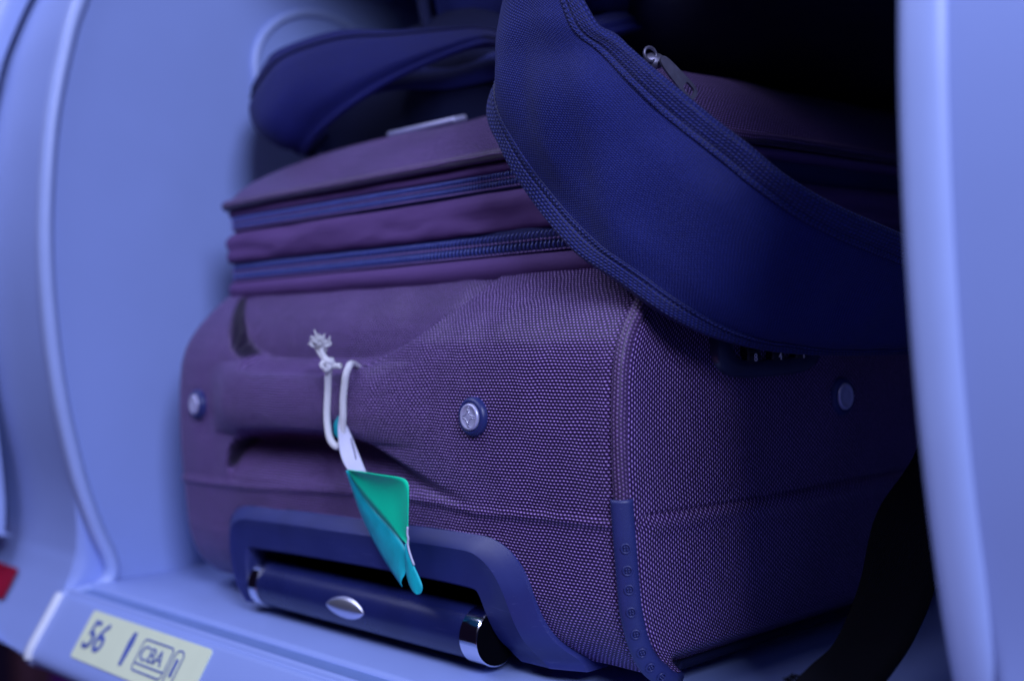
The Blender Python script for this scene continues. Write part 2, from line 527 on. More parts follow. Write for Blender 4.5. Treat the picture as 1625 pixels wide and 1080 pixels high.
rot = Matrix((Vector((1, 0, 0)), -down, nor)).transposed()
def text_mesh(name, s, x, d, size, mat, parent, shear=0.0, h=0.0010, rotm=None, origin=None, sx=1.0, bold=0.0, align='LEFT'):
    cu = bpy.data.curves.new(name, 'FONT')
    cu.body = s
    cu.size = size
    cu.shear = shear
    cu.extrude = 0.00012
    cu.offset = bold
    cu.align_x = align
    tmp = bpy.data.objects.new(name, cu)
    me = bpy.data.meshes.new_from_object(tmp)
    bpy.data.objects.remove(tmp)
    bpy.data.curves.remove(cu)
    R = (rotm if rotm is not None else rot)
    org = origin if origin is not None else lip_pt(x, d, h)
    for v in me.vertices:
        v.co = org + R @ Vector((v.co.x * sx, v.co.y, v.co.z))
    return link(name, me, mat, parent)
text_mesh('row_number', '56', -0.3482, 0.0208, 0.0228, MAT['placardink'], plac, 0.12, sx=1.02, bold=0.00022)

def line_loop(name, x0, x1, d0, d1, r, w, parent):
    o = rounded_poly(x0, x1, d0, d1, r, 0.0011)
    i = rounded_poly(x0 + w, x1 - w, d0 + w, d1 - w, max(r - w, 0.0003), 0.0011)
    m = len(o)
    V = o + i
    F = [(k, (k + 1) % m, m + (k + 1) % m, m + k) for k in range(m)]
    return link(name, mesh_from(name, V, F, None, False), MAT['placardink'], parent)
# aisle mark: a slim standing figure
slab('aisle_symbol', [lip_pt(-0.2995, 0.0045, .0011), lip_pt(-0.2965, 0.0045, .0011), lip_pt(-0.2955, 0.010, .0011), lip_pt(-0.2965, 0.018, .0011), lip_pt(-0.2970, 0.0225, .0011),
      lip_pt(-0.2998, 0.0225, .0011), lip_pt(-0.3003, 0.018, .0011), lip_pt(-0.3010, 0.010, .0011)], 0.0003, nor, MAT['placardink'], plac)
line_loop('seat_block_outline', -0.2865, -0.2545, 0.0055, 0.0225, 0.003, 0.0009, plac)
slab('seat_block_bar', [lip_pt(-0.2850, 0.0180, .0011), lip_pt(-0.2560, 0.0180, .0011), lip_pt(-0.2560, 0.0189, .0011), lip_pt(-0.2850, 0.0189, .0011)], 0.0003, nor, MAT['placardink'], plac)
text_mesh('seat_letters', 'CBA', -0.2845, 0.0164, 0.0110, MAT['placardink'], plac, sx=1.12)
line_loop('window_symbol', -0.2525, -0.2435, 0.0055, 0.0235, 0.0035, 0.0009, plac)
slab('window_blind_mark', [lip_pt(-0.2493, 0.010, .0011), lip_pt(-0.2470, 0.010, .0011), lip_pt(-0.2470, 0.019, .0011), lip_pt(-0.2493, 0.019, .0011)], 0.0003, nor, MAT['placardink'], plac)

# edge highlight at the end of the lip, put into a paler strip
jp = np.asarray(lip[8:14])
P = np.zeros((5, len(jp), 3))
tn = np.gradient(jp, axis=0); tn /= np.linalg.norm(tn, axis=1)[:, None]
nn = np.stack([tn[:, 1], -tn[:, 0]], axis=1)
for i, (xo, h) in enumerate(((-0.0072, -0.001), (-0.0064, 0.0026), (-0.004, 0.0032), (-0.0016, 0.0026), (-0.0008, -0.001))):
    P[i, :, 0] = XL + 0.002 + xo
    P[i, :, 1] = jp[:, 0] + nn[:, 0] * h
    P[i, :, 2] = jp[:, 1] + nn[:, 1] * h
grid('lip_highlight', P, plain('pale_highlight_plastic', (0.70, 0.74, 0.84), 0.4, var=0.03), bin_)

# ---- closed neighbouring bin at the far left
door = thing('closed_bin_door', 'closed pale blue bin door at far left above a red sticker', 'bin door', (XL - 0.30, -0.05, 0.0))
dpath = catmull([(0.045, 0.43), (0.0, 0.385), (-0.025, 0.336), (-0.036, 0.300), (-0.047, 0.238), (-0.050, 0.178), (-0.0465, 0.120), (-0.043, 0.088), (-0.040, 0.050), (-0.039, 0.028), (-0.040, 0.012)], 90)
dtan = np.gradient(dpath, axis=0); dtan /= np.linalg.norm(dtan, axis=1)[:, None]
dn = np.stack([dtan[:, 1], -dtan[:, 0]], axis=1)
xs = [(0.0, -0.006), (0.0, 0.004), (-0.0012, 0.0068), (-0.004, 0.0080), (-0.012, 0.0080), (-0.1, 0.008), (-0.30, 0.008)]
P = np.zeros((len(dpath) + 3, len(xs), 3))
for j, (xo, h) in enumerate(xs):
    for i in range(len(dpath) + 3):
        ii = min(i, len(dpath) - 1)
        extra = max(0, i - len(dpath) + 1)
        hh = [h, h - 0.0015, h - 0.006, -0.008][extra]
        zz = [0, -0.002, -0.0032, -0.0032][extra]
        P[i, j] = (XL - 0.117 + xo, dpath[ii, 0] + dn[ii, 0] * hh, dpath[ii, 1] + dn[ii, 1] * hh + zz)
grid('door_panel', P, MAT['bin_edge'], door, flip=True)
# red sticker on the flat trim under the door
def val_pt(x, z, h):
    pb_, nb_ = frame_of(DIV2)
    i = int(np.argmin(np.abs(pb_[:, 1] - z) + (pb_[:, 0] > -0.02) * 1.0))
    p = pb_[i] + nb_[i] * (h - 0.0085)
    return Vector((x, p[0], p[1]))
slab('red_sticker', [val_pt(-0.60, -0.0070, 0.0012), val_pt(-0.4990, -0.0080, 0.0012), val_pt(-0.4990, -0.0250, 0.0014), val_pt(-0.60, -0.0240, 0.0014)], 0.0006, Vector((0, -1.0, 0.1)), MAT['red'], bin_)

# ================================================================== SUITCASE
case = thing('suitcase', 'burgundy fabric suitcase lying in the bin with zips, studs and a green tag', 'suitcase', (-0.17, 0.02, 0.0))
WX = -0.350
PZ = np.array([0.0, 0.004, 0.010, 0.018, 0.028, 0.042, 0.058, 0.075, 0.095, 0.110, 0.120, 0.128, 0.135, 0.142, 0.149, 0.155, 0.1600])
PY = np.array([0.019, 0.0125, 0.0075, 0.0038, 0.0012, 0.0, -0.0012, -0.0022, -0.0022, -0.0012, 0.0002, 0.0028, 0.0070, 0.0130, 0.0205, 0.0280, 0.0345])
def prof(z):
    return np.interp(z, PZ, PY)
_zz = np.linspace(-0.02, 0.18, 401)
_pp = np.interp(_zz, PZ, PY)
for _ in range(18):
    _pp[1:-1] = (_pp[:-2] + 2 * _pp[1:-1] + _pp[2:]) / 4
def prof(z):
    return np.interp(z, _zz, _pp)

def seg_sd(x, z, poly):
    """signed distance to polygon (positive inside)"""
    n = len(poly)
    d = np.full(x.shape, 1e9)
    inside = np.zeros(x.shape, bool)
    for i in range(n):
        a = poly[i]; b = poly[(i + 1) % n]
        ex, ez = b[0] - a[0], b[1] - a[1]
        t = np.clip(((x - a[0]) * ex + (z - a[1]) * ez) / (ex * ex + ez * ez), 0, 1)
        d = np.minimum(d, np.hypot(x - a[0] - t * ex, z - a[1] - t * ez))
        c = ((a[1] > z) != (b[1] > z)) & (x < (b[0] - a[0]) * (z - a[1]) / (b[1] - a[1] + 1e-12) + a[0])
        inside ^= c
    return np.where(inside, d, -d)
UP = [(-0.345, 0.185), (-0.3226, 0.1617), (-0.3154, 0.1534), (-0.3016, 0.1425), (-0.2921, 0.1338), (-0.2839, 0.1270), (-0.2730, 0.1219), (-0.2579, 0.1189), (-0.2334, 0.118), (-0.1967, 0.118), (-0.1684, 0.1186), (-0.1501, 0.1234), (-0.1304, 0.1305), (-0.1184, 0.1377), (-0.107, 0.147), (-0.0995, 0.1565), (-0.085, 0.185)]
LO = [(-0.2830, 0.0700), (-0.2791, 0.0767), (-0.2691, 0.0815), (-0.2502, 0.0836), (-0.1876, 0.0849), (-0.1672, 0.0834), (-0.1387, 0.0748), (-0.1085, 0.0656), (-0.0885, 0.0600), (-0.110, 0.0622), (-0.14, 0.0628), (-0.2, 0.0605), (-0.26, 0.0575), (-0.281, 0.0565), (-0.284, 0.062)]
UP = [tuple(p) for p in UP[:1]] + [tuple(p) for p in catmull(np.array(UP[1:-1]), 90)] + [UP[-1]]
LO = [tuple(p) for p in catmull(np.array(LO + LO[:1]), 90)][:-1]

def front_y(x, z):
    p = prof(z)
    # faint fullness and hand-worn waviness
    su = seg_sd(x, z, UP)
    sl = seg_sd(x, z, LO)
    lf = 1 - sm((x + 0.276) / 0.012)                 # the far end, where the band is sewn on over a gap
    hd = sm((x + 0.285) / 0.02) * (1 - sm((x + 0.165) / 0.03))
    wu = 0.0045 - 0.0012 * lf + 0.004 * hd * (1 - lf)
    mu = sm((su + 0.5 * wu * (1 - lf)) / wu)
    y = p + (0.0015 + 0.0150 * np.clip((0.161 - z) / 0.042, 0, 1) ** 1.1) * mu
    ml = sm((sl + 0.5 * 0.008 * (1 - lf)) / (0.008 - 0.0055 * lf))
    y = y + (0.001 + 0.0175 * np.clip((z - 0.060) / 0.024, 0, 1)) * (1 - 0.4 * np.clip((x + 0.2) / 0.12, 0, 1)) * ml
    hb = np.clip(1 - ((z - 0.1015) / 0.019) ** 2, 0, 1) * sm((x + 0.300) / 0.03) * (1 - sm((x + 0.17) / 0.06))
    y = y - 0.0080 * hb ** 0.7 * (1 - mu) * (1 - ml)
    # cross seam: thin fold standing over a shadow groove
    zs = seam_z(x)
    y = y - 0.0013 * np.exp(-((z - zs) / 0.0019) ** 2)
    # lower panel dips towards the moulded frame
    return y
def seam_z(x):
    return np.interp(x, [-0.342, -0.306, -0.26, -0.19, -0.14, -0.105, -0.092, -0.081, -0.070, -0.043, -0.005], [0.0549, 0.0545, 0.0555, 0.0587, 0.0606, 0.0599, 0.0588, 0.0579, 0.0582, 0.0593, 0.0597])

NZ = 230
zs_ = np.linspace(0.0, 0.160, NZ)
RR, RL = 0.010, 0.022
fx = np.linspace(WX + RL, -RR, 420)
X, Z = np.meshgrid(fx, zs_, indexing='ij')
Y = front_y(X, Z)
wav = np.array([[nz(x, 0.3, z, 26) * 0.0012 + nz(x, 1.7, z, 70) * 0.0004 for z in zs_] for x in fx])
Y = Y + wav * sm((X - WX - RL) / 0.02) * sm((-RR - X) / 0.02)
front = np.stack([X, Y, Z], axis=2)
def corner(xc, side, y_at, r, n, ya):
    out = []
    for k in range(n):
        a = math.pi / 2 * (k if side > 0 else n - 1 - k) / (n - 1)
        if side < 0:
            a = math.pi / 2 - a
            a = math.pi / 2 * (1 - k / (n - 1))
        px = xc + side * r * math.sin(a)
        row = np.stack([np.full(NZ, px), ya + r - r * math.cos(a), zs_], axis=1)
        out.append(row)
    return np.array(out)
cr = corner(-RR, 1, None, RR, 13, front[-1, :, 1])
cl = corner(WX + RL, -1, None, RL, 13, front[0, :, 1])
# side panels: from the corner tangent back to y = 0.52, swelling slightly
def side_rows(x0, y0col, sgn, n=110):
    out = []
    for t in np.linspace(0, 1, n):
        y = y0col + (0.52 - y0col) * t ** 1.3
        yy = y - y0col
        swell = 0.0045 * np.sin(np.pi * np.clip(zs_ / 0.160, 0, 1)) * sm(yy / 0.05)
        bot = -0.010 * (1 - sm(zs_ / 0.012)) ** 2
        top = -0.008 * (1 - sm((0.160 - zs_) / 0.018)) ** 2
        dz = zs_ - 0.0618
        seam = -0.0016 * np.exp(-(dz / 0.0008) ** 2) + 0.0015 * np.exp(-((dz + 0.004) / 0.0035) ** 2)
        x = x0 + sgn * (swell + (bot + top) * sm(yy / 0.008) + seam * sm(yy / 0.006))
        out.append(np.stack([np.full(NZ, 0.0) + x, y, zs_], axis=1))
    return np.array(out)
sr = side_rows(0.0, cr[-1, :, 1], 1)
sl_ = side_rows(WX, cl[0, :, 1], -1, 30)
full = np.concatenate([sl_[::-1][:-1], cl, front[1:-1], cr, sr[1:]], axis=0)
i_cl = len(sl_) - 1
i_f0 = i_cl + len(cl) - 1
i_f1 = i_f0 + len(front) - 1
i_mid = i_f1 + 6
# normals over the whole skin, so separate panels shade as one
du = np.gradient(full, axis=0); dv = np.gradient(full, axis=1)
N = np.cross(du, dv); N /= (np.linalg.norm(N, axis=2)[:, :, None] + 1e-12)
if N[(i_f0 + i_f1) // 2, 70, 1] > 0:
    N = -N
# metric UVs (arc lengths along a mid row and the profile)
us = np.concatenate([[0], np.cumsum(np.linalg.norm(np.diff(full[:, 115, :2] * np.array([1, 0.35]) , axis=0), axis=1))])
us[:] = 0
mid = full[:, 92, :].copy()
mid[i_f0:i_f1 + 1, 1] = 0
us = np.concatenate([[0], np.cumsum(np.linalg.norm(np.diff(mid, axis=0), axis=1))])
vs = np.concatenate([[0], np.cumsum(np.hypot(np.diff(prof(zs_)), np.diff(zs_)))])
UVF = np.stack(np.meshgrid(us, vs, indexing='ij'), axis=2)

ks = int(np.searchsorted(zs_, 0.0585))
def panel(name, i0, i1, k0, k1, mat):
    return grid(name, full[i0:i1 + 1, k0:k1 + 1], mat, case, uv=UVF[i0:i1 + 1, k0:k1 + 1], normals=N[i0:i1 + 1, k0:k1 + 1])

OPENG = [(-0.2550, -0.0035), (-0.2580, 0.0030), (-0.2600, 0.0110), (-0.2603, 0.0190), (-0.2598, 0.0228), (-0.2580, 0.0243), (-0.2500, 0.0247), (-0.215, 0.0256), (-0.1765, 0.0264), (-0.1232, 0.0270), (-0.087, 0.0266),
         (-0.0800, 0.0258), (-0.0778, 0.0235), (-0.0755, 0.0180), (-0.0725, 0.0120), (-0.0690, 0.0060), (-0.0640, 0.0010), (-0.0600, -0.0020), (-0.0560, -0.0040)]
SHADE = np.zeros(full.shape[:2])  # mask for the painted shade beside the handle
HOLE = np.zeros(full.shape[:2], bool)
_su = seg_sd(X, Z, UP); _sl = seg_sd(X, Z, LO)
_so = seg_sd(X, Z, OPENG + [(-0.056, -0.02), (-0.255, -0.02)])
SHADE[i_f0:i_f1 + 1] = np.clip(sm((_su + 0.0002) / 0.0010) * (1 - sm((_su - 0.0024) / 0.0014)) * (1 - sm((X + 0.276) / 0.008)) * (1 - sm((Z - 0.154) / 0.005))
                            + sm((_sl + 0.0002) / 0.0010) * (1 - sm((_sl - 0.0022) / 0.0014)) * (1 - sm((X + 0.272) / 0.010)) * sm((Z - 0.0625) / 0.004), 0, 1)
HOLE[i_f0:i_f1 + 1] = _so > -0.0008
# carry handle = the padded band between the two scooped pockets
ih0 = i_f0 + int(np.searchsorted(fx, -0.268)); ih1 = i_f0 + int(np.searchsorted(fx, -0.165))
kh0 = int(np.searchsorted(zs_, 0.079)); kh1 = int(np.searchsorted(zs_, 0.1235))
# upper end panel with the handle cut out
nu, nv = full.shape[:2]
def panel_mask(name, i0, i1, k0, k1, skip, mat):
    sub = full[i0:i1 + 1, k0:k1 + 1]; u2 = UVF[i0:i1 + 1, k0:k1 + 1]; n2 = N[i0:i1 + 1, k0:k1 + 1]
    a, b = sub.shape[:2]
    F = []
    for i in range(a - 1):
        for k in range(b - 1):
            if skip[0] <= i + i0 < skip[1] and skip[2] <= k + k0 < skip[3]:
                continue
            if HOLE[i + i0, k + k0]:
                continue
            F.append((i * b + k, (i + 1) * b + k, (i + 1) * b + k + 1, i * b + k + 1))
    me = mesh_from(name, sub.reshape(-1, 3), F, u2.reshape(-1, 2))
    me.normals_split_custom_set_from_vertices([tuple(n) for n in n2.reshape(-1, 3)])
    o = link(name, me, mat, case)
    la = me.attributes.new('recess_shade', 'FLOAT', 'POINT')
    la.data.foreach_set('value', SHADE[i0:i1 + 1, k0:k1 + 1].astype(np.float32).ravel())
    return o
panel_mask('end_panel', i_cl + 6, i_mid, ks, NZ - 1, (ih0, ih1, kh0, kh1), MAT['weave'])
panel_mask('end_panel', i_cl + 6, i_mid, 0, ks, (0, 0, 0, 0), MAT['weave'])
panel('carry_handle', ih0, ih1, kh0, kh1, MAT['weave'])
UVF = UVF[:, :, ::-1].copy()          # the side is cut with its warp the other way
panel('side_panel', i_mid, nu - 1, 0, ks, MAT['weave'])
panel('side_panel', i_mid, nu - 1, ks, NZ - 1, MAT['weave'])
panel('side_panel', 0, i_cl + 6, 0, NZ - 1, MAT['weave'])
# underside and the hidden top of the body shell
loop0 = [tuple(full[i, 0]) for i in range(nu)]
loop1 = [tuple(full[i, -1]) for i in range(nu)]
link('back_shell', mesh_from('back_shell', loop0, [tuple(range(nu))], None, False), MAT['twill'], case)

# ---- corner piping and rubber guard
def corner_pt(z, out=0.0):
    ya = float(prof(z))
    a = math.pi / 4
    return Vector((-RR + (RR + out) * math.sin(a), ya + RR - (RR + out) * math.cos(a), z))
zz = np.linspace(0.157, 0.050, 60)
tube('corner_piping', [corner_pt(z, 0.0008) for z in zz], 0.0031, MAT['piping'], case, 14)
zg = np.concatenate([np.linspace(0.0695, 0.0, 60)])
gpath = [corner_pt(z, 0.0012) for z in zg] + [corner_pt(0.0, 0.0012) + Vector((-0.001, 0.004, -0.0022)), corner_pt(0.0, 0.0012) + Vector((-0.002, 0.010, -0.0036))]
# flat-fronted rubber strip wrapped over the piping
cs = [(-0.0043, -0.0030), (-0.0042, 0.0012), (-0.0036, 0.0026), (-0.0020, 0.0033), (0.0, 0.0035), (0.0020, 0.0033), (0.0036, 0.0026), (0.0042, 0.0012), (0.0043, -0.0030)]
gp = np.array([tuple(p) for p in gpath])
gt = np.gradient(gp, axis=0); gt /= np.linalg.norm(gt, axis=1)[:, None]
outv = np.tile(np.array([0.7071, -0.7071, 0.0]), (len(gp), 1))
outv -= gt * np.sum(outv * gt, axis=1)[:, None]; outv /= np.linalg.norm(outv, axis=1)[:, None]
sidev = np.cross(gt, outv)
G = np.zeros((len(gp) + 1, len(cs), 3))
for j, (a, b) in enumerate(cs):
    G[1:, j] = gp + sidev * a * -1 + outv * b
    G[0, j] = gp[0] + sidev[0] * a * -1 * 0.94 + outv[0] * (b - 0.0026)
guard = grid('corner_guard', G, MAT['rubber'], case, flip=False)
sd = guard.modifiers.new('thick', 'SOLIDIFY'); sd.thickness = 0.0008; sd.offset = -1
for k, z in enumerate((0.0515, 0.0436, 0.0360, 0.0285, 0.0205, 0.0135, 0.0072, 0.0025)):
    i = int(np.argmin(np.abs(zg - z)))
    c = Vector(gp[i]) + Vector(outv[i]) * 0.0036
    a = Vector(outv[i]); t = Vector(gt[i]); s = Vector(sidev[i])
    parts = []
    path = [c + (t * math.cos(2 * math.pi * q / 16) + s * math.sin(2 * math.pi * q / 16)) * 0.0017 for q in range(16)]
    parts.append(tube_data(path, 0.00042, 6, True))
    for q in range(4):
        an = math.pi / 4 + math.pi / 2 * q
        p = c + (t * math.cos(an) + s * math.sin(an)) * 0.0007
        parts.append(tube_data([p - a * 0.0004, p + a * 0.0002, p + a * 0.0005], [0.0005, 0.00045, 0.0002], 6))
    V, F, UV = join_data(parts)
    link('embossed_dot', mesh_from('embossed_dot', V, F, UV), MAT['rubber'], guard)
# bottom piping round the side, and back-edge foot
sidebot = [(float(sr[i, 0, 0]) - 0.0005, float(sr[i, 0, 1]), -0.0012) for i in range(3, len(sr), 3)]
tube('bottom_piping', sidebot, 0.0024, MAT['bag'], case, 10)
for (x, y) in ((-0.315, 0.06), (-0.075, 0.19), (-0.315, 0.46), (-0.035, 0.46)):
    box('foot', (x - 0.015, y - 0.02, FZ), (x + 0.015, y + 0.02, 0.002), MAT['black'], case, 0.004)

# ---- moulded frame for the pull handle
outer = [(-0.2680, -0.0035), (-0.2769, 0.0043), (-0.2839, 0.0176), (-0.2857, 0.0309), (-0.2826, 0.0395), (-0.2712, 0.0448), (-0.2553, 0.0462), (-0.215, 0.0468), (-0.1754, 0.0473), (-0.1229, 0.0482), (-0.085, 0.0486),
         (-0.0731, 0.0480), (-0.0608, 0.0432), (-0.0535, 0.0330), (-0.0480, 0.0190), (-0.0395, 0.0085), (-0.0300, 0.0040), (-0.0245, 0.0008), (-0.0215, -0.0035)]
inner = [(-0.2605, -0.0035), (-0.2694, 0.0035), (-0.2748, 0.0180), (-0.2752, 0.0290), (-0.2718, 0.0358), (-0.2640, 0.0388), (-0.2540, 0.0396), (-0.215, 0.0405), (-0.1757, 0.0411), (-0.1232, 0.0421), (-0.087, 0.0424),
         (-0.0792, 0.0417), (-0.0697, 0.0375), (-0.0618, 0.0285), (-0.0560, 0.0150), (-0.0490, 0.0055), (-0.0440, 0.0008), (-0.0400, -0.0018), (-0.0370, -0.0036)]
openg = OPENG
NF = 120
def dens(pts):
    return catmull(pts, NF)
o_, i_, g_ = dens(outer), dens(inner), dens(openg)
def ease(q):
    q = q.copy()
    for _ in range(14):
        q[1:-1] = (q[:-2] + 2 * q[1:-1] + q[2:]) / 4
    return q
o_, i_, g_ = ease(o_), ease(i_), ease(g_)
def conform(q):
    r = 0.8 * np.maximum(prof(q[:, 1]) - 0.001, 0) * sm((q[:, 0] + 0.10) / 0.03)
    q = q.copy()
    q[:, 0] -= 0.95 * r
    return q, r
(o_, ro_), (i_, ri_), (g_, rg_) = conform(o_), conform(i_), conform(g_)
def yfr(p, add):
    # frame leans back a little towards the bottom with the case
    z = p[:, 1]
    return np.where(z < 0.022, 0.0, 0.0) + add
def mixr(a, t, b, y):
    return (PT[a] * (1 - t) + PT[b] * t, y + RC[a] * (1 - t) + RC[b] * t)
PT = {'o': o_, 'i': i_, 'g': g_}
RC = {'o': ro_, 'i': ri_, 'g': rg_}
rings = [(o_, 0.026), (o_, 0.0012 + ro_), mixr('o', 0.03, 'i', -0.0006), mixr('o', 0.5, 'i', -0.0036), mixr('o', 0.95, 'i', -0.0062), (i_, -0.0064 + ri_), mixr('i', 0.03, 'g', -0.0062),
         mixr('i', 0.5, 'g', -0.0058), mixr('i', 0.94, 'g', -0.0054), (g_, -0.0042 + rg_), (g_, -0.0008 + rg_), (g_, 0.026)]
P = np.zeros((len(rings), NF, 3))
for r, (q, y) in enumerate(rings):
    P[r, :, 0] = q[:, 0]; P[r, :, 1] = yfr(q, y); P[r, :, 2] = q[:, 1]
frame = grid('handle_frame', P, MAT['navy_plastic'], case, flip=False)
frame.data.set_sharp_from_angle(angle=math.radians(32))
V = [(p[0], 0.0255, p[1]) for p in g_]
link('frame_recess_shade', mesh_from('frame_recess_shade', V, [tuple(range(len(V)))], None, False), MAT['void'], case)  # black sheet stands for the shade at the back of the opening

# ---- retractable pull handle: grip, rings, emblem
gy, gz, gr = 0.0040, 0.0055, 0.0113
def cyl_x(name, x0, x1, r, mat, parent, chamfer=0.0004, seg=48, wob=None, squash=1.0):
    xs_ = [x0, x0 + chamfer, (x0 + x1) / 2, x1 - chamfer, x1]
    rs = [r - chamfer, r, r, r, r - chamfer]
    Vv, Ff = [], []
    for x, rr in zip(xs_, rs):
        for k in range(seg):
            a = 2 * math.pi * k / seg
            Vv.append((x, gy + rr * math.cos(a) * squash, gz + rr * math.sin(a)))
    for i in range(4):
        for k in range(seg):
            k2 = (k + 1) % seg
            Ff.append((i * seg + k, i * seg + k2, (i + 1) * seg + k2, (i + 1) * seg + k))
    Ff.append(tuple(range(seg))[::-1]); Ff.append(tuple(4 * seg + k for k in range(seg)))
    me = mesh_from(name, Vv, Ff, None, True)
    me.set_sharp_from_angle(angle=math.radians(25))
    return link(name, me, mat, parent)
pull = cyl_x('pull_handle', -0.2480, -0.0878, gr, MAT['grip'], case)
cyl_x('chrome_ring', -0.0878, -0.0770, gr + 0.0009, MAT['chrome'], pull)
cyl_x('chrome_ring', -0.2550, -0.2480, gr + 0.0009, MAT['chrome'], pull)
cyl_x('end_cap', -0.0775, -0.0766, gr + 0.0003, MAT['void'], pull, 0.0003)  # black disc stands for the shaded inside of the open ring
cyl_x('end_cap', -0.2570, -0.2550, gr - 0.0004, MAT['black'], pull, 0.002)
# leaf-shaped silver emblem on the grip
rows = []
for s in np.linspace(-1, 1, 41):
    hw = 0.0052 * (1 - s * s) ** 0.75 + 1e-5
    r = []
    for t in np.linspace(-1, 1, 15):
        dz_ = hw * t
        base = math.sqrt(max(gr ** 2 - dz_ ** 2, 0))
        bul = 0.0014 * (1 - t * t) ** 0.6 * (1 - s * s) ** 0.5 + 0.0002
        r.append((-0.1705 + s * 0.0152, gy - base * 0.98 - bul, gz + 0.0005 + dz_))
    rows.append(r)
grid('oval_emblem', np.array(rows), MAT['satin'], pull)

# ---- studs
def stud(x, y, z, axis, r, detail=True):
    base = lathe('stud', [(r * 1.0, -0.001), (r * 1.01, 0.0008), (r * 0.97, 0.0019), (r * 0.88, 0.0027), (r * 0.78, 0.0029), (r * 0.71, 0.0026), (r * 0.69, 0.0018), (0.0001, 0.0017)], (x, y, z), axis, MAT['navy_plastic'], case)
    cap = lathe('stud_cap', [(r * 0.685, 0.0016), (r * 0.685, 0.0030), (r * 0.65, 0.0035), (r * 0.55, 0.0036), (r * 0.53, 0.0034), (r * 0.3, 0.0036), (0.00005, 0.0037)], (x, y, z), axis, MAT['cap'], base)
    if detail:
        a = Vector(axis).normalized(); u = Vector((0, 0, 1)); u = (u - a * u.dot(a)).normalized(); s = a.cross(u)
        c = Vector((x, y, z)) + a * 0.0036
        parts = []
        for q in range(4):
            an = math.pi / 4 + q * math.pi / 2
            cc = c + (u * math.sin(an) + s * math.cos(an)) * r * 0.50
            arc = []
            for k in range(13):
                th = an + math.pi + math.radians(-52 + 104 * k / 12)
                arc.append(cc + (u * math.sin(th) + s * math.cos(th)) * r * 0.30)
            parts.append(tube_data(arc, 0.00022, 6))
        for (uu, ss) in ((0.46, -0.02), (-0.46, 0.02)):
            parts.append(tube_data([c + u * uu * r - s * 0.07 * r, c + u * uu * r + s * 0.07 * r], 0.00022, 6))
        V, F, UV = join_data(parts)
        link('star_mark', mesh_from('star_mark', V, F, UV), MAT['satin'], base)
    return base
stud(-0.0805, float(prof(0.0976)), 0.0976, (0, -1, 0.02), 0.0082)
stud(-0.3115, float(prof(0.0975)), 0.0975, (-0.08, -1, 0), 0.0080)
stud(0.0035, 0.1395, 0.0993, (1, 0, 0), 0.0085, False)

# ---- expander gusset, zip tapes, lid
LX0, LX1, LY0, LY1 = -0.340, -0.004, 0.030, 0.52
def loop_pts(off, r=0.014, n=8, nstraight=80):
    x0, x1, y0, y1 = LX0 + off, LX1 - off, LY0 + off, LY1 - off
    r = max(r - off, 0.003)
    pts = []
    corners = [((x0 + r, y0 + r), 180, 270), ((x1 - r, y0 + r), 270, 360), ((x1 - r, y1 - r), 0, 90), ((x0 + r, y1 - r), 90, 180)]
    for ci, ((cx, cy), a0, a1) in enumerate(corners):
        for k in range(n + 1):
            a = math.radians(a0 + (a1 - a0) * k / n)
            pts.append((cx + r * math.cos(a), cy + r * math.sin(a)))
        nx = corners[(ci + 1) % 4]
        b0 = pts[-1]
        a = math.radians(nx[1])
        b1 = (nx[0][0] + r * math.cos(a), nx[0][1] + r * math.sin(a))
        m = nstraight if ci in (0,) else (60 if ci == 1 else 12)
        for k in range(1, m):
            t = k / m
            pts.append((b0[0] + (b1[0] - b0[0]) * t, b0[1] + (b1[1] - b0[1]) * t))
    return np.array(pts)
def band(name, prof_, mat, wr=0.0):
    rows = []
    for (z, o) in prof_:
        L = loop_pts(0.0)
        Lo = loop_pts(o)
        w = np.array([wr * (nz(p[0], p[1], z * 7, 22) + 0.5 * nz(p[0], p[1], z * 12, 60)) for p in L])
        zw = np.array([0.6 * wr * nz(p[0] + 3, p[1], 0.2, 14) for p in L])
        d = L - np.array([-0.17, 0.28])
        # push along the local outward direction
        nrm = np.zeros_like(L)
        tg = np.roll(L, -1, axis=0) - np.roll(L, 1, axis=0)
        tg /= np.linalg.norm(tg, axis=1)[:, None]
        nrm[:, 0], nrm[:, 1] = tg[:, 1], -tg[:, 0]
        xy = Lo + nrm * w[:, None]
        rows.append(np.concatenate([xy, (z + zw)[:, None]], axis=1))
    P = np.array(rows).transpose(1, 0, 2)
    return grid(name, P, mat, case, closed_u=True)
band('lower_gusset', [(0.1500, 0.007), (0.1560, 0.0022), (0.1580, 0.0004), (0.1610, -0.0006), (0.1638, 0.0004), (0.1652, 0.0020), (0.1656, 0.0045)], MAT['twill'], 0.0008)
band('zip_tape', [(0.1645, 0.0050), (0.1660, 0.0034), (0.1700, 0.0030), (0.1740, 0.0030), (0.1775, 0.0034)], MAT['tape'])
band('upper_gusset', [(0.1762, 0.0040), (0.1768, 0.0018), (0.1790, 0.0006), (0.1815, 0.0004), (0.1835, 0.0012), (0.1860, 0.0), (0.1890, -0.0004), (0.1920, 0.0004), (0.1938, 0.0022), (0.1944, 0.0050)], MAT['twill'], 0.0024)
band('zip_tape', [(0.1935, 0.0056), (0.1955, 0.0036), (0.1990, 0.0031), (0.2034, 0.0034)], MAT['tape'])
band('lid_band', [(0.2024, 0.0036), (0.2032, 0.0014), (0.2050, 0.0006), (0.2072, 0.0010), (0.2080, 0.0036)], MAT['twill'], 0.0006)
pp = loop_pts(-0.0004)
tube('lid_piping', [(p[0], p[1], 0.2102 + 0.0006 * nz(p[0], p[1], 0, 12)) for p in pp], 0.0028, MAT['piping'], case, 12, True)
dome = []
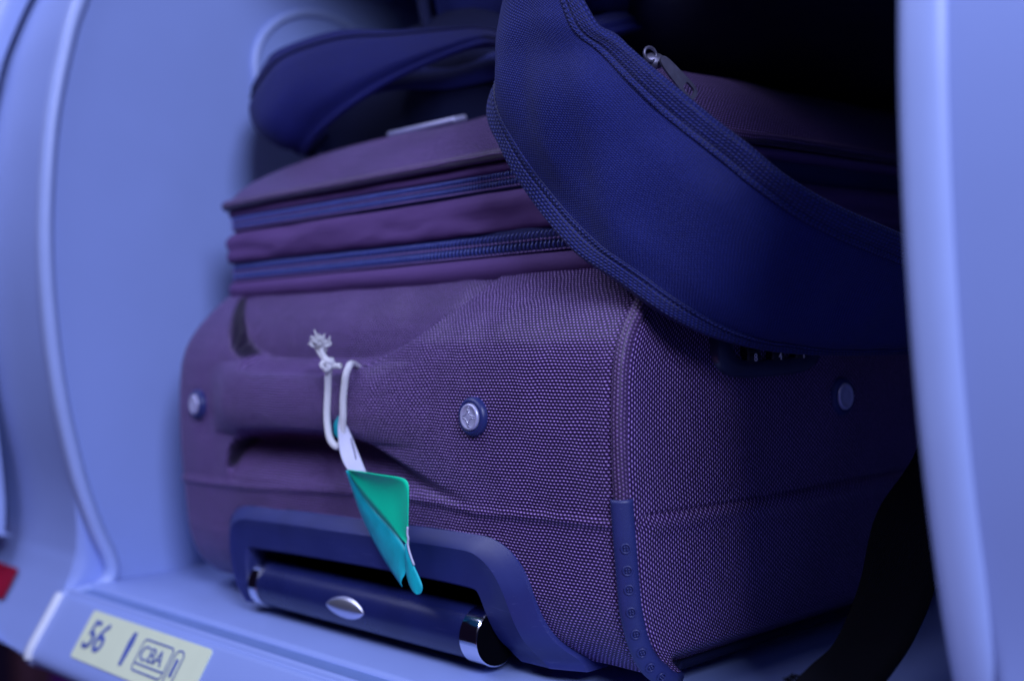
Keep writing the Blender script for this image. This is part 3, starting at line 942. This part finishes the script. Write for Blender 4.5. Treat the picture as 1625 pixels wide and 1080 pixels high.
for d in (0.0, 0.001, 0.004, 0.008, 0.014, 0.022, 0.032, 0.044, 0.058, 0.074, 0.092, 0.112, 0.13):
    L = loop_pts(d)
    z = 0.2112 + 0.043 * (1 - math.exp(-d / 0.041))
    dome.append([(p[0], p[1], z + 0.011 * float(sm((p[0] + 0.13) / 0.10)) * (1 - math.exp(-d / 0.03)) + 0.0016 * sm(d / 0.03) * nz(p[0], p[1], 0.5, 18)) for p in L])
P = np.array(dome).transpose(1, 0, 2)
lid = grid('lid_panel', P, MAT['weave'], case, closed_u=True)
V = [tuple(p) for p in P[:, -1]]
link('lid_crown', mesh_from('lid_crown', V, [tuple(range(len(V)))], None, False), MAT['weave'], case)
def lid_z(d):
    return 0.2112 + 0.043 * (1 - math.exp(-d / 0.041))

# ---- zip coils
def teeth(zb, zt, lean, y, pitch, r, x0=-0.327, x1=-0.008, bow=0.0012):
    parts = []
    n = int((x1 - x0) / pitch)
    for i in range(n):
        x = x0 + i * pitch + random.uniform(-1, 1) * pitch * 0.04
        pts = []
        for t in (0, .25, .6, 1):
            pts.append((x + lean * t, y - bow * math.sin(math.pi * (0.15 + 0.75 * t)), zb + (zt - zb) * t))
        parts.append(tube_data(pts, [r * .8, r, r, r * .7], 5))
    return parts
def zip_coil(parts, name):
    V, F, UV = join_data(parts)
    o = link(name, mesh_from(name, V, F, UV), MAT['tooth'], case)
    o['kind'] = 'stuff'
    return o
zip_coil(teeth(0.1722, 0.1752, 0.0017, 0.0326, 0.00262, 0.00040) + teeth(0.1672, 0.1706, 0.0003, 0.0326, 0.00262, 0.00044), 'zip_teeth')
zip_coil(teeth(0.2004, 0.2028, 0.0006, 0.0326, 0.0021, 0.00048) + teeth(0.1968, 0.1990, 0.0003, 0.0326, 0.0021, 0.00040), 'zip_teeth')
def stitch_row(z, y, pitch, ln, r, x0=-0.33, x1=-0.006):
    parts = []
    n = int((x1 - x0) / pitch)
    for i in range(n):
        x = x0 + i * pitch
        parts.append(tube_data([(x, y + 0.0003, z), (x + ln * .5, y - 0.0003, z), (x + ln, y + 0.0003, z)], r, 5))
    return parts
V, F, UV = join_data(stitch_row(0.1714, 0.0318, 0.00262, 0.0016, 0.00042) + stitch_row(0.1666, 0.0324, 0.00262, 0.0021, 0.00045) + stitch_row(0.1961, 0.0322, 0.0021, 0.0017, 0.0004) + stitch_row(0.1998, 0.0318, 0.0021, 0.0012, 0.00035))
o = link('zip_stitching', mesh_from('zip_stitching', V, F, UV), MAT['stitch'], case); o['kind'] = 'stuff'

# ---- lid name bar
cz = lid_z(0.058)
bar = []
th = math.atan2(0.043 / 0.041 * math.exp(-0.058 / 0.041), 1)
bm = bmesh.new(); bmesh.ops.create_cube(bm, size=1.0)
for v in bm.verts:
    v.co = Vector((v.co.x * 0.058, v.co.y * 0.010, v.co.z * 0.003))
bmesh.ops.bevel(bm, geom=bm.edges[:], offset=0.0012, segments=3, profile=0.5, affect='EDGES')
R = Matrix.Rotation(th, 3, 'X')
for v in bm.verts:
    v.co = R @ v.co + Vector((-0.2165, 0.088, cz + 0.0015))
me = bpy.data.meshes.new('lid_name_bar'); bm.to_mesh(me); bm.free()
me.polygons.foreach_set("use_smooth", [True] * len(me.polygons))
link('lid_name_bar', me, MAT['cap'], case)

# ---- lid pocket zip slider and pull tab on the side slope
slider = Vector((-0.017, 0.0430, 0.2385))
sb = lathe('zip_slider', [(0.0001, 0.0030), (0.0022, 0.0028), (0.0032, 0.0018), (0.0035, 0.0), (0.0030, -0.0014)], slider, (0.75, -0.5, 0.45), MAT['steel'], case, 24, 1.4)
hook = [slider + Vector((0.002, -0.004, 0.002)) + Vector((0.0, 0.0036 * math.cos(a), 0.0028 * math.sin(a))) for a in np.linspace(0, 2 * math.pi, 14, endpoint=False)]
tube('pull_loop', hook, 0.0007, MAT['steel'], sb, 8, True)
# tab: rounded strip with an opening near its end
d_ = (Vector((-0.010, 0.0530, 0.2262)) - (slider + Vector((0.003, -0.002, 0.0)))).normalized()
n_ = Vector((0.72, -0.42, 0.45)); n_ = (n_ - d_ * n_.dot(d_)).normalized()
w_ = d_.cross(n_)
o0 = slider + Vector((0.0035, -0.001, 0.0002)) + n_ * 0.0012
LT = 0.0215
def tab_out(k, n=48):
    a = 2 * math.pi * k / n
    ca, sa = math.cos(a), math.sin(a)
    x = math.copysign(abs(ca) ** 0.5, ca) * LT / 2 + LT / 2
    w = (0.0026 + 0.0016 * x / LT) * math.copysign(abs(sa) ** 0.6, sa)
    return x, w
def tab_in(k, n=48):
    a = 2 * math.pi * k / n
    ca, sa = math.cos(a), math.sin(a)
    return LT * 0.80 + 0.0026 * math.copysign(abs(ca) ** 0.55, ca), 0.0022 * math.copysign(abs(sa) ** 0.55, sa)
V, F = [], []
K = 48
for (fn, h) in ((tab_out, 0.0), (tab_out, 0.0010), (tab_in, 0.0010), (tab_in, 0.0)):
    for k in range(K):
        x, w = fn(k)
        V.append(o0 + d_ * x + w_ * w + n_ * h)
for r in range(4):
    r2 = (r + 1) % 4
    for k in range(K):
        k2 = (k + 1) % K
        F.append((r * K + k, r * K + k2, r2 * K + k2, r2 * K + k))
me = mesh_from('pull_tab', V, F, None, False)
bm = bmesh.new(); bm.from_mesh(me); bmesh.ops.recalc_face_normals(bm, faces=bm.faces[:]); bm.to_mesh(me); bm.free()
link('pull_tab', me, MAT['steel'], sb)

# ---- combination lock on the side
lz = 0.1215
lock = []
K = 56
def lock_ring(ax, az, x):
    out = []
    for k in range(K):
        a = 2 * math.pi * k / K
        ca, sa = math.cos(a), math.sin(a)
        out.append((x, 0.0860 + ax * math.copysign(abs(ca) ** 0.55, ca), 0.1232 + az * math.copysign(abs(sa) ** 0.7, sa)))
    return out
P = np.array([lock_ring(0.0370, 0.0130, 0.001), lock_ring(0.0366, 0.0126, 0.0048), lock_ring(0.0350, 0.0112, 0.0066), lock_ring(0.0270, 0.0062, 0.0066), lock_ring(0.0262, 0.0056, 0.0058), lock_ring(0.0260, 0.0054, 0.002), lock_ring(0.001, 0.001, 0.002)]).transpose(1, 0, 2)
lk = grid('combination_lock', P, MAT['lockgrey'], case, closed_u=True)
for yd, dg in ((0.0725, '8'), (0.0895, '4'), (0.1065, '1')):
    Vv, Ff = [], []
    S = 40
    for i, yy in enumerate((-0.0042, -0.0036, 0.0036, 0.0042)):
        rr = (0.0060, 0.0066, 0.0066, 0.0060)[i]
        for k in range(S):
            a = 2 * math.pi * k / S
            rk = rr * (1.0 if k % 4 else 0.965)
            Vv.append((0.0005 + rk * math.cos(a), yd + yy, 0.1205 + rk * math.sin(a)))
    for i in range(3):
        for k in range(S):
            k2 = (k + 1) % S
            Ff.append((i * S + k, (i + 1) * S + k, (i + 1) * S + k2, i * S + k2))
    Ff.append(tuple(range(S))); Ff.append(tuple(3 * S + k for k in range(S))[::-1])
    dial = link('number_dial', mesh_from('number_dial', Vv, Ff, None, False), MAT['black'], lk)
    rm = Matrix((Vector((0, 1, 0)), Vector((0, 0, 1)), Vector((1, 0, 0)))).transposed()
    text_mesh('dial_digit', dg, 0, 0, 0.0046, plain('dial_white_' + dg, (0.85, 0.85, 0.95), 0.5), dial, rotm=rm, origin=Vector((0.0074, yd, 0.1174)), align='CENTER')

# ================================================================== LUGGAGE TAG
tag = thing('luggage_tag', 'green and white paper tag on a knotted white cord tied to the suitcase handle', 'luggage tag', (-0.165, -0.012, 0.118))
def sp(pts, n):
    return [tuple(p) for p in catmull(pts, n)]
left = [(-0.1680, -0.0120, 0.1195), (-0.1712, -0.0118, 0.1150), (-0.1735, -0.0108, 0.1070), (-0.1738, -0.0115, 0.0960), (-0.1715, -0.0125, 0.0880), (-0.1685, -0.0128, 0.0838), (-0.1655, -0.0118, 0.0818), (-0.1640, -0.0100, 0.0840)]
rgt = [(-0.1680, -0.0125, 0.1190), (-0.1620, -0.0110, 0.1188)]
r2 = [(-0.1720, 0.0120, 0.1120), (-0.1690, 0.0040, 0.1175), (-0.1625, -0.0045, 0.1196), (-0.1592, -0.0085, 0.1186), (-0.1590, -0.0105, 0.1150), (-0.1600, -0.0108, 0.1100), (-0.1610, -0.0110, 0.1040), (-0.1615, -0.0110, 0.0965), (-0.1630, -0.0105, 0.0900), (-0.1640, -0.0100, 0.0840)]
parts = [tube_data(sp(left, 44), 0.00165, 10), tube_data(sp(rgt, 8), 0.0015, 10), tube_data(sp(r2, 48), 0.00165, 10)]
V, F, UV = join_data(parts)
link('cord', mesh_from('cord', V, F, UV), MAT['cord'], tag)
kn = Vector((-0.1690, -0.0130, 0.1200))
parts = []
for (ax, rr, off) in (((0.3, 0.2, 1), 0.0014, (0, 0, 0.0014)), ((1, 0.3, 0.5), 0.0016, (-0.0010, -0.001, -0.0006)), ((-0.7, 0.6, 0.6), 0.0015, (0.0012, -0.0006, 0.0002)), ((0.2, 1, 0.2), 0.0016, (0, -0.0012, -0.0012))):
    a = Vector(ax).normalized(); u = a.orthogonal().normalized(); s = a.cross(u)
    pth = [kn + Vector(off) + (u * math.cos(2 * math.pi * k / 18) + s * math.sin(2 * math.pi * k / 18)) * rr + a * 0.0006 * math.sin(4 * math.pi * k / 18) for k in range(18)]
    parts.append(tube_data(pth, 0.00145, 8, True))
V, F, UV = join_data(parts)
link('knot', mesh_from('knot', V, F, UV), MAT['cord'], tag)
parts = []
for k in range(2):
    parts.append(tube_data(sp([kn + Vector((-0.0005 - 0.001 * k, 0, 0.001)), (-0.1722 - 0.0012 * k, -0.0135, 0.1245 - 0.0008 * k), (-0.1765 - 0.0018 * k, -0.0130, 0.1290 - 0.0012 * k)], 14), 0.0013, 8))
for k in range(60):
    b = Vector((-0.1758, -0.0130, 0.1282)) + Vector((random.gauss(0, .0010), random.gauss(0, .0010), random.gauss(0, .0010)))
    dirv = Vector((random.gauss(-0.35, .6), random.gauss(0, .5), random.gauss(0.8, .6))).normalized()
    L = random.uniform(0.0025, 0.0065)
    mid_ = b + dirv * L * 0.5 + Vector((random.gauss(0, .0008), random.gauss(0, .0008), random.gauss(0, .0008)))
    parts.append(tube_data(sp([b, mid_, b + dirv * L + Vector((random.gauss(0, .0006), 0, -0.0004))], 6), [0.0007, 0.0007, 0.00065, 0.0006, 0.0005, 0.0003], 4))
V, F, UV = join_data(parts)
link('frayed_end', mesh_from('frayed_end', V, F, UV), MAT['cord'], tag)

# paper: white reverse curling forward, green face, twisted teal strip and tail
def ribbon(name, A, B, mat, nA=30, nB=8, bow=(0, 0, 0)):
    a = catmull(A, nA); b = catmull(B, nA)
    P = np.zeros((nA, nB, 3))
    bw = np.asarray(bow, float)
    for j in range(nB):
        t = j / (nB - 1)
        P[:, j] = a * (1 - t) + b * t + bw * math.sin(math.pi * t)
    o = grid(name, P, mat, tag)
    m = o.modifiers.new('thick', 'SOLIDIFY'); m.thickness = 0.00035; m.offset = 0
    return o
ribbon('tag_reverse', [(-0.1622, -0.0120, 0.0985), (-0.1633, -0.0125, 0.0926), (-0.1623, -0.0135, 0.0872), (-0.1593, -0.0150, 0.0805), (-0.1548, -0.0165, 0.0758), (-0.1490, -0.0180, 0.0727)],
       [(-0.1622, -0.0118, 0.0983), (-0.1635, -0.0100, 0.0960), (-0.1635, -0.0085, 0.0931), (-0.1604, -0.0080, 0.0880), (-0.1544, -0.0090, 0.0813), (-0.1436, -0.0120, 0.0717)], MAT['white_card'], bow=(0, 0.0006, 0))
# printed line on the reverse
tube('printed_line', sp([(-0.1570, -0.0102, 0.0862), (-0.1531, -0.0112, 0.0799), (-0.1491, -0.0130, 0.0727)], 12), 0.00022, MAT['ink'], tag, 5)
# green face: a rounded flap with a curl
gA = [(-0.1490, -0.0180, 0.0729), (-0.1383, -0.0190, 0.0729), (-0.1232, -0.0200, 0.0727), (-0.1104, -0.0205, 0.0726), (-0.1048, -0.0207, 0.0720), (-0.1024, -0.0208, 0.0702), (-0.1023, -0.0208, 0.0659), (-0.1035, -0.0204, 0.0580), (-0.1052, -0.0196, 0.0500), (-0.1074, -0.0185, 0.0443)]
gB = [(-0.1487, -0.0180, 0.0725), (-0.1489, -0.0160, 0.0688), (-0.1461, -0.0148, 0.0646), (-0.1422, -0.0140, 0.0602), (-0.1375, -0.0138, 0.0569), (-0.1318, -0.0140, 0.0535), (-0.1257, -0.0145, 0.0504), (-0.1198, -0.0152, 0.0476), (-0.1145, -0.0162, 0.0456), (-0.1076, -0.0184, 0.0442)]
ribbon('tag_face', gA, gB, MAT['green'], 50, 10, (0, 0.0012, 0))
tA = [(-0.1490, -0.0179, 0.0727), (-0.1488, -0.0150, 0.0678), (-0.1436, -0.0130, 0.0599), (-0.1332, -0.0130, 0.0530), (-0.1214, -0.0140, 0.0473), (-0.1107, -0.0165, 0.0413), (-0.1079, -0.0175, 0.0357), (-0.1107, -0.0180, 0.0304)]
tB = [(-0.1495, -0.0178, 0.0723), (-0.1548, -0.0120, 0.0640), (-0.1542, -0.0090, 0.0538), (-0.1495, -0.0080, 0.0454), (-0.1417, -0.0085, 0.0375), (-0.1320, -0.0105, 0.0313), (-0.1214, -0.0140, 0.0275), (-0.1128, -0.0175, 0.0254)]
ribbon('tag_strip', tA, tB, MAT['teal'], 40, 9, (0, -0.0012, 0))
ribbon('tag_tail', [(-0.1074, -0.0185, 0.0446), (-0.1050, -0.0190, 0.0400), (-0.1016, -0.0195, 0.0358), (-0.0977, -0.0200, 0.0316), (-0.0957, -0.0202, 0.0282), (-0.0965, -0.0202, 0.0256), (-0.0981, -0.0202, 0.0248)],
       [(-0.1083, -0.0180, 0.0441), (-0.1097, -0.0178, 0.0397), (-0.1094, -0.0180, 0.0353), (-0.1080, -0.0186, 0.0311), (-0.1057, -0.0192, 0.0276), (-0.1025, -0.0198, 0.0252), (-0.0992, -0.0202, 0.0247)], MAT['teal'], bow=(0, -0.0008, 0))
ribbon('tag_corner', [(-0.1668, -0.0098, 0.0960), (-0.1702, -0.0092, 0.0942), (-0.1721, -0.0090, 0.0911), (-0.1717, -0.0092, 0.0876), (-0.1682, -0.0098, 0.0857)],
       [(-0.1662, -0.0098, 0.0956), (-0.1664, -0.0096, 0.0937), (-0.1666, -0.0095, 0.0912), (-0.1664, -0.0096, 0.0882), (-0.1663, -0.0100, 0.0859)], MAT['teal'])
# bare torn paper edge
tube('torn_edge', sp([(-0.1046, -0.0200, 0.0520), (-0.1051, -0.0199, 0.0491), (-0.1048, -0.0197, 0.0471), (-0.1055, -0.0195, 0.0446), (-0.1039, -0.0197, 0.0407), (-0.1010, -0.0200, 0.0364)], 16), 0.00045, MAT['white_card'], tag, 6)

# ================================================================== BACKPACK
pack = thing('backpack', 'black and navy backpack on top of the suitcase with padded straps hanging down', 'backpack', (-0.05, 0.25, 0.27))
def rbox(name, c, h, e, mat, parent, rotz=0.0, nu_=64, nv_=34, wr=0.004, seed=0.0, sag=0.0):
    P = np.zeros((nu_, nv_, 3))
    R = Matrix.Rotation(rotz, 3, 'Z')
    pw = lambda v: math.copysign(abs(v) ** e, v)
    for i in range(nu_):
        u = 2 * math.pi * i / nu_
        for j in range(nv_):
            v = -math.pi / 2 + math.pi * j / (nv_ - 1)
            p = Vector((h[0] * pw(math.cos(v)) * pw(math.cos(u)), h[1] * pw(math.cos(v)) * pw(math.sin(u)), h[2] * pw(math.sin(v))))
            w = wr * nz(p.x + seed, p.y, p.z, 14) + wr * 0.5 * nz(p.x, p.y + seed, p.z, 40)
            p = p * (1 + w / 0.1)
            p = R @ p + Vector(c)
            P[i, j] = p
    return grid(name, P, mat, parent, closed_u=True, flip=False)
rbox('bag_body', (-0.020, 0.285, 0.385), (0.170, 0.185, 0.136), 0.45, MAT['bag'], pack, -0.55, seed=2.0)
rbox('front_pocket', (-0.155, 0.170, 0.385), (0.105, 0.075, 0.098), 0.42, MAT['bagblue'], pack, -0.30, seed=5.0)
rbox('bag_dark_fill', (-0.262, 0.205, 0.268), (0.128, 0.100, 0.056), 0.5, MAT['bag'], pack, -0.1, seed=9.0)  # dark lump added to keep the inside of the strap loop black
tube('pocket_piping', sp([(-0.235, 0.112, 0.292), (-0.240, 0.108, 0.32), (-0.240, 0.108, 0.37), (-0.235, 0.110, 0.45)], 24), 0.0035, MAT['bag'], pack)

def strap(name, rows, n, w, thick, parent, mat, bind=0.16):
    C = catmull(np.array(rows), n)              # (n, 4or3, 3)
    m = C.shape[1]
    C = catmull(C.transpose(1, 0, 2), w).transpose(1, 0, 2)
    du_ = np.gradient(C, axis=0); dv_ = np.gradient(C, axis=1)
    Nn = np.cross(du_, dv_); Nn /= (np.linalg.norm(Nn, axis=2)[:, :, None] + 1e-12)
    return C, Nn
MAIN = [
[(-0.0420, 0.1250, 0.3500), (-0.0400, 0.1000, 0.3480), (-0.0330, 0.0800, 0.3440), (-0.0260, 0.0700, 0.3400)],
[(-0.0480, 0.0750, 0.3230), (-0.0460, 0.0420, 0.3190), (-0.0320, 0.0230, 0.3130), (-0.0240, 0.0180, 0.3090)],
[(-0.0602, 0.0403, 0.2908), (-0.0539, 0.0104, 0.2862), (-0.0323, -0.0032, 0.2807), (-0.0214, -0.0033, 0.2780)],
[(-0.0734, 0.0332, 0.2631), (-0.0611, 0.0052, 0.2539), (-0.0332, -0.0044, 0.2542), (-0.0077, -0.0036, 0.2466)],
[(-0.0778, 0.0090, 0.2289), (-0.0519, 0.0002, 0.2363), (-0.0248, -0.0015, 0.2373), (0.0041, 0.0001, 0.2356)],
[(-0.0656, 0.0043, 0.2059), (-0.0388, -0.0007, 0.2131), (-0.0117, -0.0023, 0.2196), (0.0177, 0.0029, 0.2226)],
[(-0.0494, 0.0066, 0.1826), (-0.0228, 0.0031, 0.1931), (0.0039, 0.0040, 0.2016), (0.0304, 0.0105, 0.2086)],
[(-0.0269, 0.0042, 0.1633), (-0.0043, 0.0051, 0.1759), (0.0191, 0.0083, 0.1863), (0.0436, 0.0186, 0.1953)],
[(-0.0047, 0.0044, 0.1503), (0.0145, 0.0091, 0.1610), (0.0328, 0.0155, 0.1729), (0.0537, 0.0293, 0.1826)],
[(0.0130, 0.0116, 0.1366), (0.0267, 0.0204, 0.1474), (0.0417, 0.0308, 0.1597), (0.0607, 0.0485, 0.1729)],
[(0.0209, 0.0345, 0.1266), (0.0327, 0.0444, 0.1367), (0.0476, 0.0576, 0.1498), (0.0640, 0.0768, 0.1657)],
[(0.0258, 0.0720, 0.1206), (0.0372, 0.0814, 0.1295), (0.0518, 0.0943, 0.1421), (0.0661, 0.1127, 0.1582)],
[(0.0346, 0.1327, 0.1181), (0.0438, 0.1398, 0.1260), (0.0544, 0.1498, 0.1374), (0.0672, 0.1637, 0.1513)],
[(0.0388, 0.2032, 0.1183), (0.0448, 0.2098, 0.1258), (0.0528, 0.2185, 0.1361), (0.0627, 0.2293, 0.1466)]]
LOOP = [
[(-0.0850, 0.1600, 0.2900), (-0.0870, 0.1620, 0.2960), (-0.0900, 0.1640, 0.3020)],
[(-0.1250, 0.0878, 0.2693), (-0.1285, 0.0915, 0.2748), (-0.1320, 0.0951, 0.2804)],
[(-0.1662, 0.0878, 0.2796), (-0.1710, 0.0900, 0.2841), (-0.1758, 0.0923, 0.2899)],
[(-0.2165, 0.0778, 0.2729), (-0.2226, 0.0787, 0.2843), (-0.2327, 0.0827, 0.2978)],
[(-0.2515, 0.0694, 0.2620), (-0.2589, 0.0691, 0.2814), (-0.2745, 0.0745, 0.3049)],
[(-0.2827, 0.0651, 0.2499), (-0.2897, 0.0579, 0.2747), (-0.3139, 0.0616, 0.3005)],
[(-0.3012, 0.0672, 0.2416), (-0.3121, 0.0513, 0.2593), (-0.3325, 0.0636, 0.2960)],
[(-0.3173, 0.0793, 0.2439), (-0.3290, 0.0566, 0.2586), (-0.3491, 0.0647, 0.2860)],
[(-0.3315, 0.0934, 0.2468), (-0.3442, 0.0697, 0.2635), (-0.3629, 0.0749, 0.2895)],
[(-0.3606, 0.1285, 0.2697), (-0.3743, 0.1139, 0.2867), (-0.3939, 0.1077, 0.3025)],
[(-0.4015, 0.1875, 0.2944), (-0.4150, 0.1732, 0.3128), (-0.4270, 0.1605, 0.3268)],
[(-0.4318, 0.2433, 0.3238), (-0.4447, 0.2296, 0.3340), (-0.4576, 0.2159, 0.3441)]]

INNER = [[(-0.2628, 0.0867, 0.2699), (-0.2633, 0.0863, 0.2717), (-0.2718, 0.0918, 0.2755)],
[(-0.2426, 0.0937, 0.2702), (-0.2425, 0.0939, 0.2752), (-0.2503, 0.1002, 0.2823)],
[(-0.2080, 0.1015, 0.2661), (-0.2098, 0.0996, 0.2723), (-0.2193, 0.1042, 0.2801)],
[(-0.1649, 0.1037, 0.2658), (-0.1670, 0.1015, 0.2724), (-0.1766, 0.1060, 0.2801)]]
def build_strap(rows, n, w, name, bw, pad, flipn, smat):
    C, Nn = strap(name, rows, n, w, 0, pack, None)
    if flipn:
        Nn = -Nn
    t = np.linspace(0, 1, w)
    edge = np.minimum(t, 1 - t)
    puff = pad * sm((edge - bw * 0.55) / 0.22) ** 0.8
    wr = np.array([[0.0020 * nz(C[i, j, 0], C[i, j, 1], C[i, j, 2], 24) + 0.0022 * nz(C[i, j, 0] * 2.2, C[i, j, 1] * 2.2, C[i, j, 2] * 0.7 + 4, 26) for j in range(w)] for i in range(n)]) * sm(edge / 0.2)[None, :]
    front_ = C + Nn * (puff[None, :, None] + wr[:, :, None])
    back_ = C - Nn * (0.0018 + 0.8 * puff[None, :, None])
    # fabric body: closed cross-section
    P = np.concatenate([front_, back_[:, ::-1]], axis=1)
    P = np.concatenate([P, P[:, :1]], axis=1)
    du_ = np.concatenate([[0], np.cumsum(np.linalg.norm(np.diff(C[:, w // 2], axis=0), axis=1))])
    wd = np.linalg.norm(np.diff(P[n // 2], axis=0), axis=1)
    dv_ = np.concatenate([[0], np.cumsum(wd)])
    uv = np.stack(np.meshgrid(du_, dv_, indexing='ij'), axis=2)
    body = grid(name, P, smat, pack, uv=uv)
    # bindings: webbing folded over either edge, sewn down by a sunken stitch line
    kb = max(4, int(w * bw))
    for side in (0, 1):
        sel = list(range(0, kb + 1)) if side == 0 else list(range(w - 1, w - 2 - kb, -1))
        rows_ = []
        sub = []
        # finer subdivision across the binding
        F_ = front_[:, sel]; B_ = back_[:, sel]; N_ = Nn[:, sel]
        m = 26
        tt = np.linspace(0, 1, m) * kb
        i0 = np.clip(np.floor(tt).astype(int), 0, kb - 1); fr = (tt - i0)[None, :, None]
        Ff_ = F_[:, i0] * (1 - fr) + F_[:, i0 + 1] * fr
        Nf_ = N_[:, i0]
        Bf_ = B_[:, i0] * (1 - fr) + B_[:, i0 + 1] * fr
        q = np.linspace(0, 1, m)
        lift = 0.0011 * (0.45 + 0.55 * np.sqrt(np.clip(q * 4, 0, 1))) - 0.0007 * np.exp(-((q - 0.74) / 0.05) ** 2) - 0.0004 * sm((q - 0.74) / 0.05)
        lift = np.where(q > 0.975, -0.0010, lift)
        Fo = Ff_ + Nf_ * lift[None, :, None]
        Bo = Bf_ - Nf_ * 0.0016
        ev = F_[:, 0] - F_[:, 1]; ev /= np.linalg.norm(ev, axis=1)[:, None]
        midp = (Fo[:, 0] + Bo[:, 0]) / 2 + ev * 0.0014
        P2 = np.concatenate([Fo[:, ::-1], midp[:, None], Bo], axis=1)
        v2 = np.concatenate([[0], np.cumsum(np.linalg.norm(np.diff(P2[n // 2], axis=0), axis=1))])
        uv2 = np.stack(np.meshgrid(du_, v2, indexing='ij'), axis=2)
        b = grid('edge_binding', P2, MAT['binding'] if smat is MAT['strap'] else smat, body, uv=uv2)
        # raised stitches just inside the edge of the binding
        jst = int(m * 0.86)
        ln = Ff_[:, jst] + Nf_[:, jst] * 0.0006
        L = [Vector(p) for p in ln]
        parts = []
        acc = 0.0
        step = 0.0021
        for i in range(len(L) - 1):
            d = (L[i + 1] - L[i]).length
            while acc < d:
                p = L[i].lerp(L[i + 1], acc / max(d, 1e-9))
                dr = (L[i + 1] - L[i]).normalized()
                nv_ = Vector(Nf_[i, jst])
                sv = dr.cross(nv_)
                parts.append(tube_data([p - dr * 0.0008 - nv_ * 0.0003 + sv * 0.0003, p + nv_ * 0.0003, p + dr * 0.0008 - nv_ * 0.0003 - sv * 0.0003], 0.00035, 4))
                acc += step
            acc -= d
        V, F, UV = join_data(parts)
        s = link('stitching', mesh_from('stitching', V, F, UV), MAT['stitchline'], body)
        s['kind'] = 'stuff'
    return body
build_strap(MAIN, 215, 60, 'shoulder_strap', 0.165, 0.0034, False, MAT['strap'])
build_strap(LOOP, 120, 34, 'shoulder_strap', 0.15, 0.0045, False, MAT['strap_shaded'])

C = catmull(np.array(INNER), 40)
P = catmull(C.transpose(1, 0, 2), 8).transpose(1, 0, 2)
gl = grid('added_lit_strap_side', P, MAT['strap'], pack)  # lit inner side of the returning strap, added as a brighter strip
md = gl.modifiers.new('thick', 'SOLIDIFY'); md.thickness = 0.002; md.offset = 0
WEB = [[(0.0453, 0.1519, 0.140), (0.0593, 0.1669, 0.140)], [(0.0453, 0.1319, 0.0827), (0.0593, 0.1469, 0.0821)], [(0.0450, 0.0971, 0.0560), (0.0667, 0.1116, 0.0534)], [(0.0510, 0.0729, 0.0320), (0.0732, 0.0889, 0.0318)], [(0.0589, 0.0436, 0.0180), (0.0790, 0.0622, 0.0190)],
       [(0.0634, 0.0202, 0.0145), (0.0880, 0.0262, 0.0128)], [(0.0697, 0.0019, 0.0135), (0.0950, 0.0057, 0.0114)], [(0.0735, 0.0019, 0.0075), (0.0960, 0.0037, 0.0074)]]
C = catmull(np.array(WEB), 60)
P = np.zeros((60, 6, 3))
for j in range(6):
    t = j / 5
    P[:, j] = C[:, 0] * (1 - t) + C[:, 1] * t
w = grid('waist_webbing', P, MAT['webblack'], pack)
md = w.modifiers.new('thick', 'SOLIDIFY'); md.thickness = 0.0018; md.offset = 0
parts = []
for k in range(16):
    b = Vector(P[52 - k // 4 * 2, 0]) + Vector((random.uniform(-.0005, .0005), 0, random.uniform(-.0008, .0008)))
    parts.append(tube_data(sp([b, b + Vector((random.uniform(-.0022, -.0006), random.uniform(-.002, .001), random.uniform(-.0006, .002))), b + Vector((random.uniform(-.004, -.001), random.uniform(-.003, .002), random.uniform(-.001, .003)))], 5), 0.00028, 4))
V, F, UV = join_data(parts)
link('frayed_thread', mesh_from('frayed_thread', V, F, UV), MAT['webblack'], w)

# ================================================================== CABIN BELOW
fl = mesh_from('cabin_floor', [(-6, -4, -1.7), (4, -4, -1.7), (4, 4, -1.7), (-6, 4, -1.7)], [(0, 1, 2, 3)], None, False)
fl = link('cabin_floor', fl, MAT['carpet']); fl['kind'] = 'structure'
seat = thing('passenger_seat', 'blurred violet cabin seat below the bin at lower left', 'seat', (-1.6, 0.9, -1.7))
def soft(name, lo, hi, mat, bev):
    return box(name, lo, hi, mat, seat, bev, True)
soft('backrest', (-1.95, 0.55, -1.15), (-0.95, 0.75, -0.28), MAT['seat'], 0.06)
soft('seat_cushion', (-1.95, 0.05, -1.30), (-0.95, 0.70, -1.12), MAT['seat'], 0.05)
soft('seat_base', (-1.90, 0.15, -1.70), (-1.0, 0.65, -1.31), MAT['black'], 0.02)
soft('side_trim', (-2.03, 0.52, -1.2), (-1.955, 0.78, -0.30), MAT['seattrim'], 0.02)
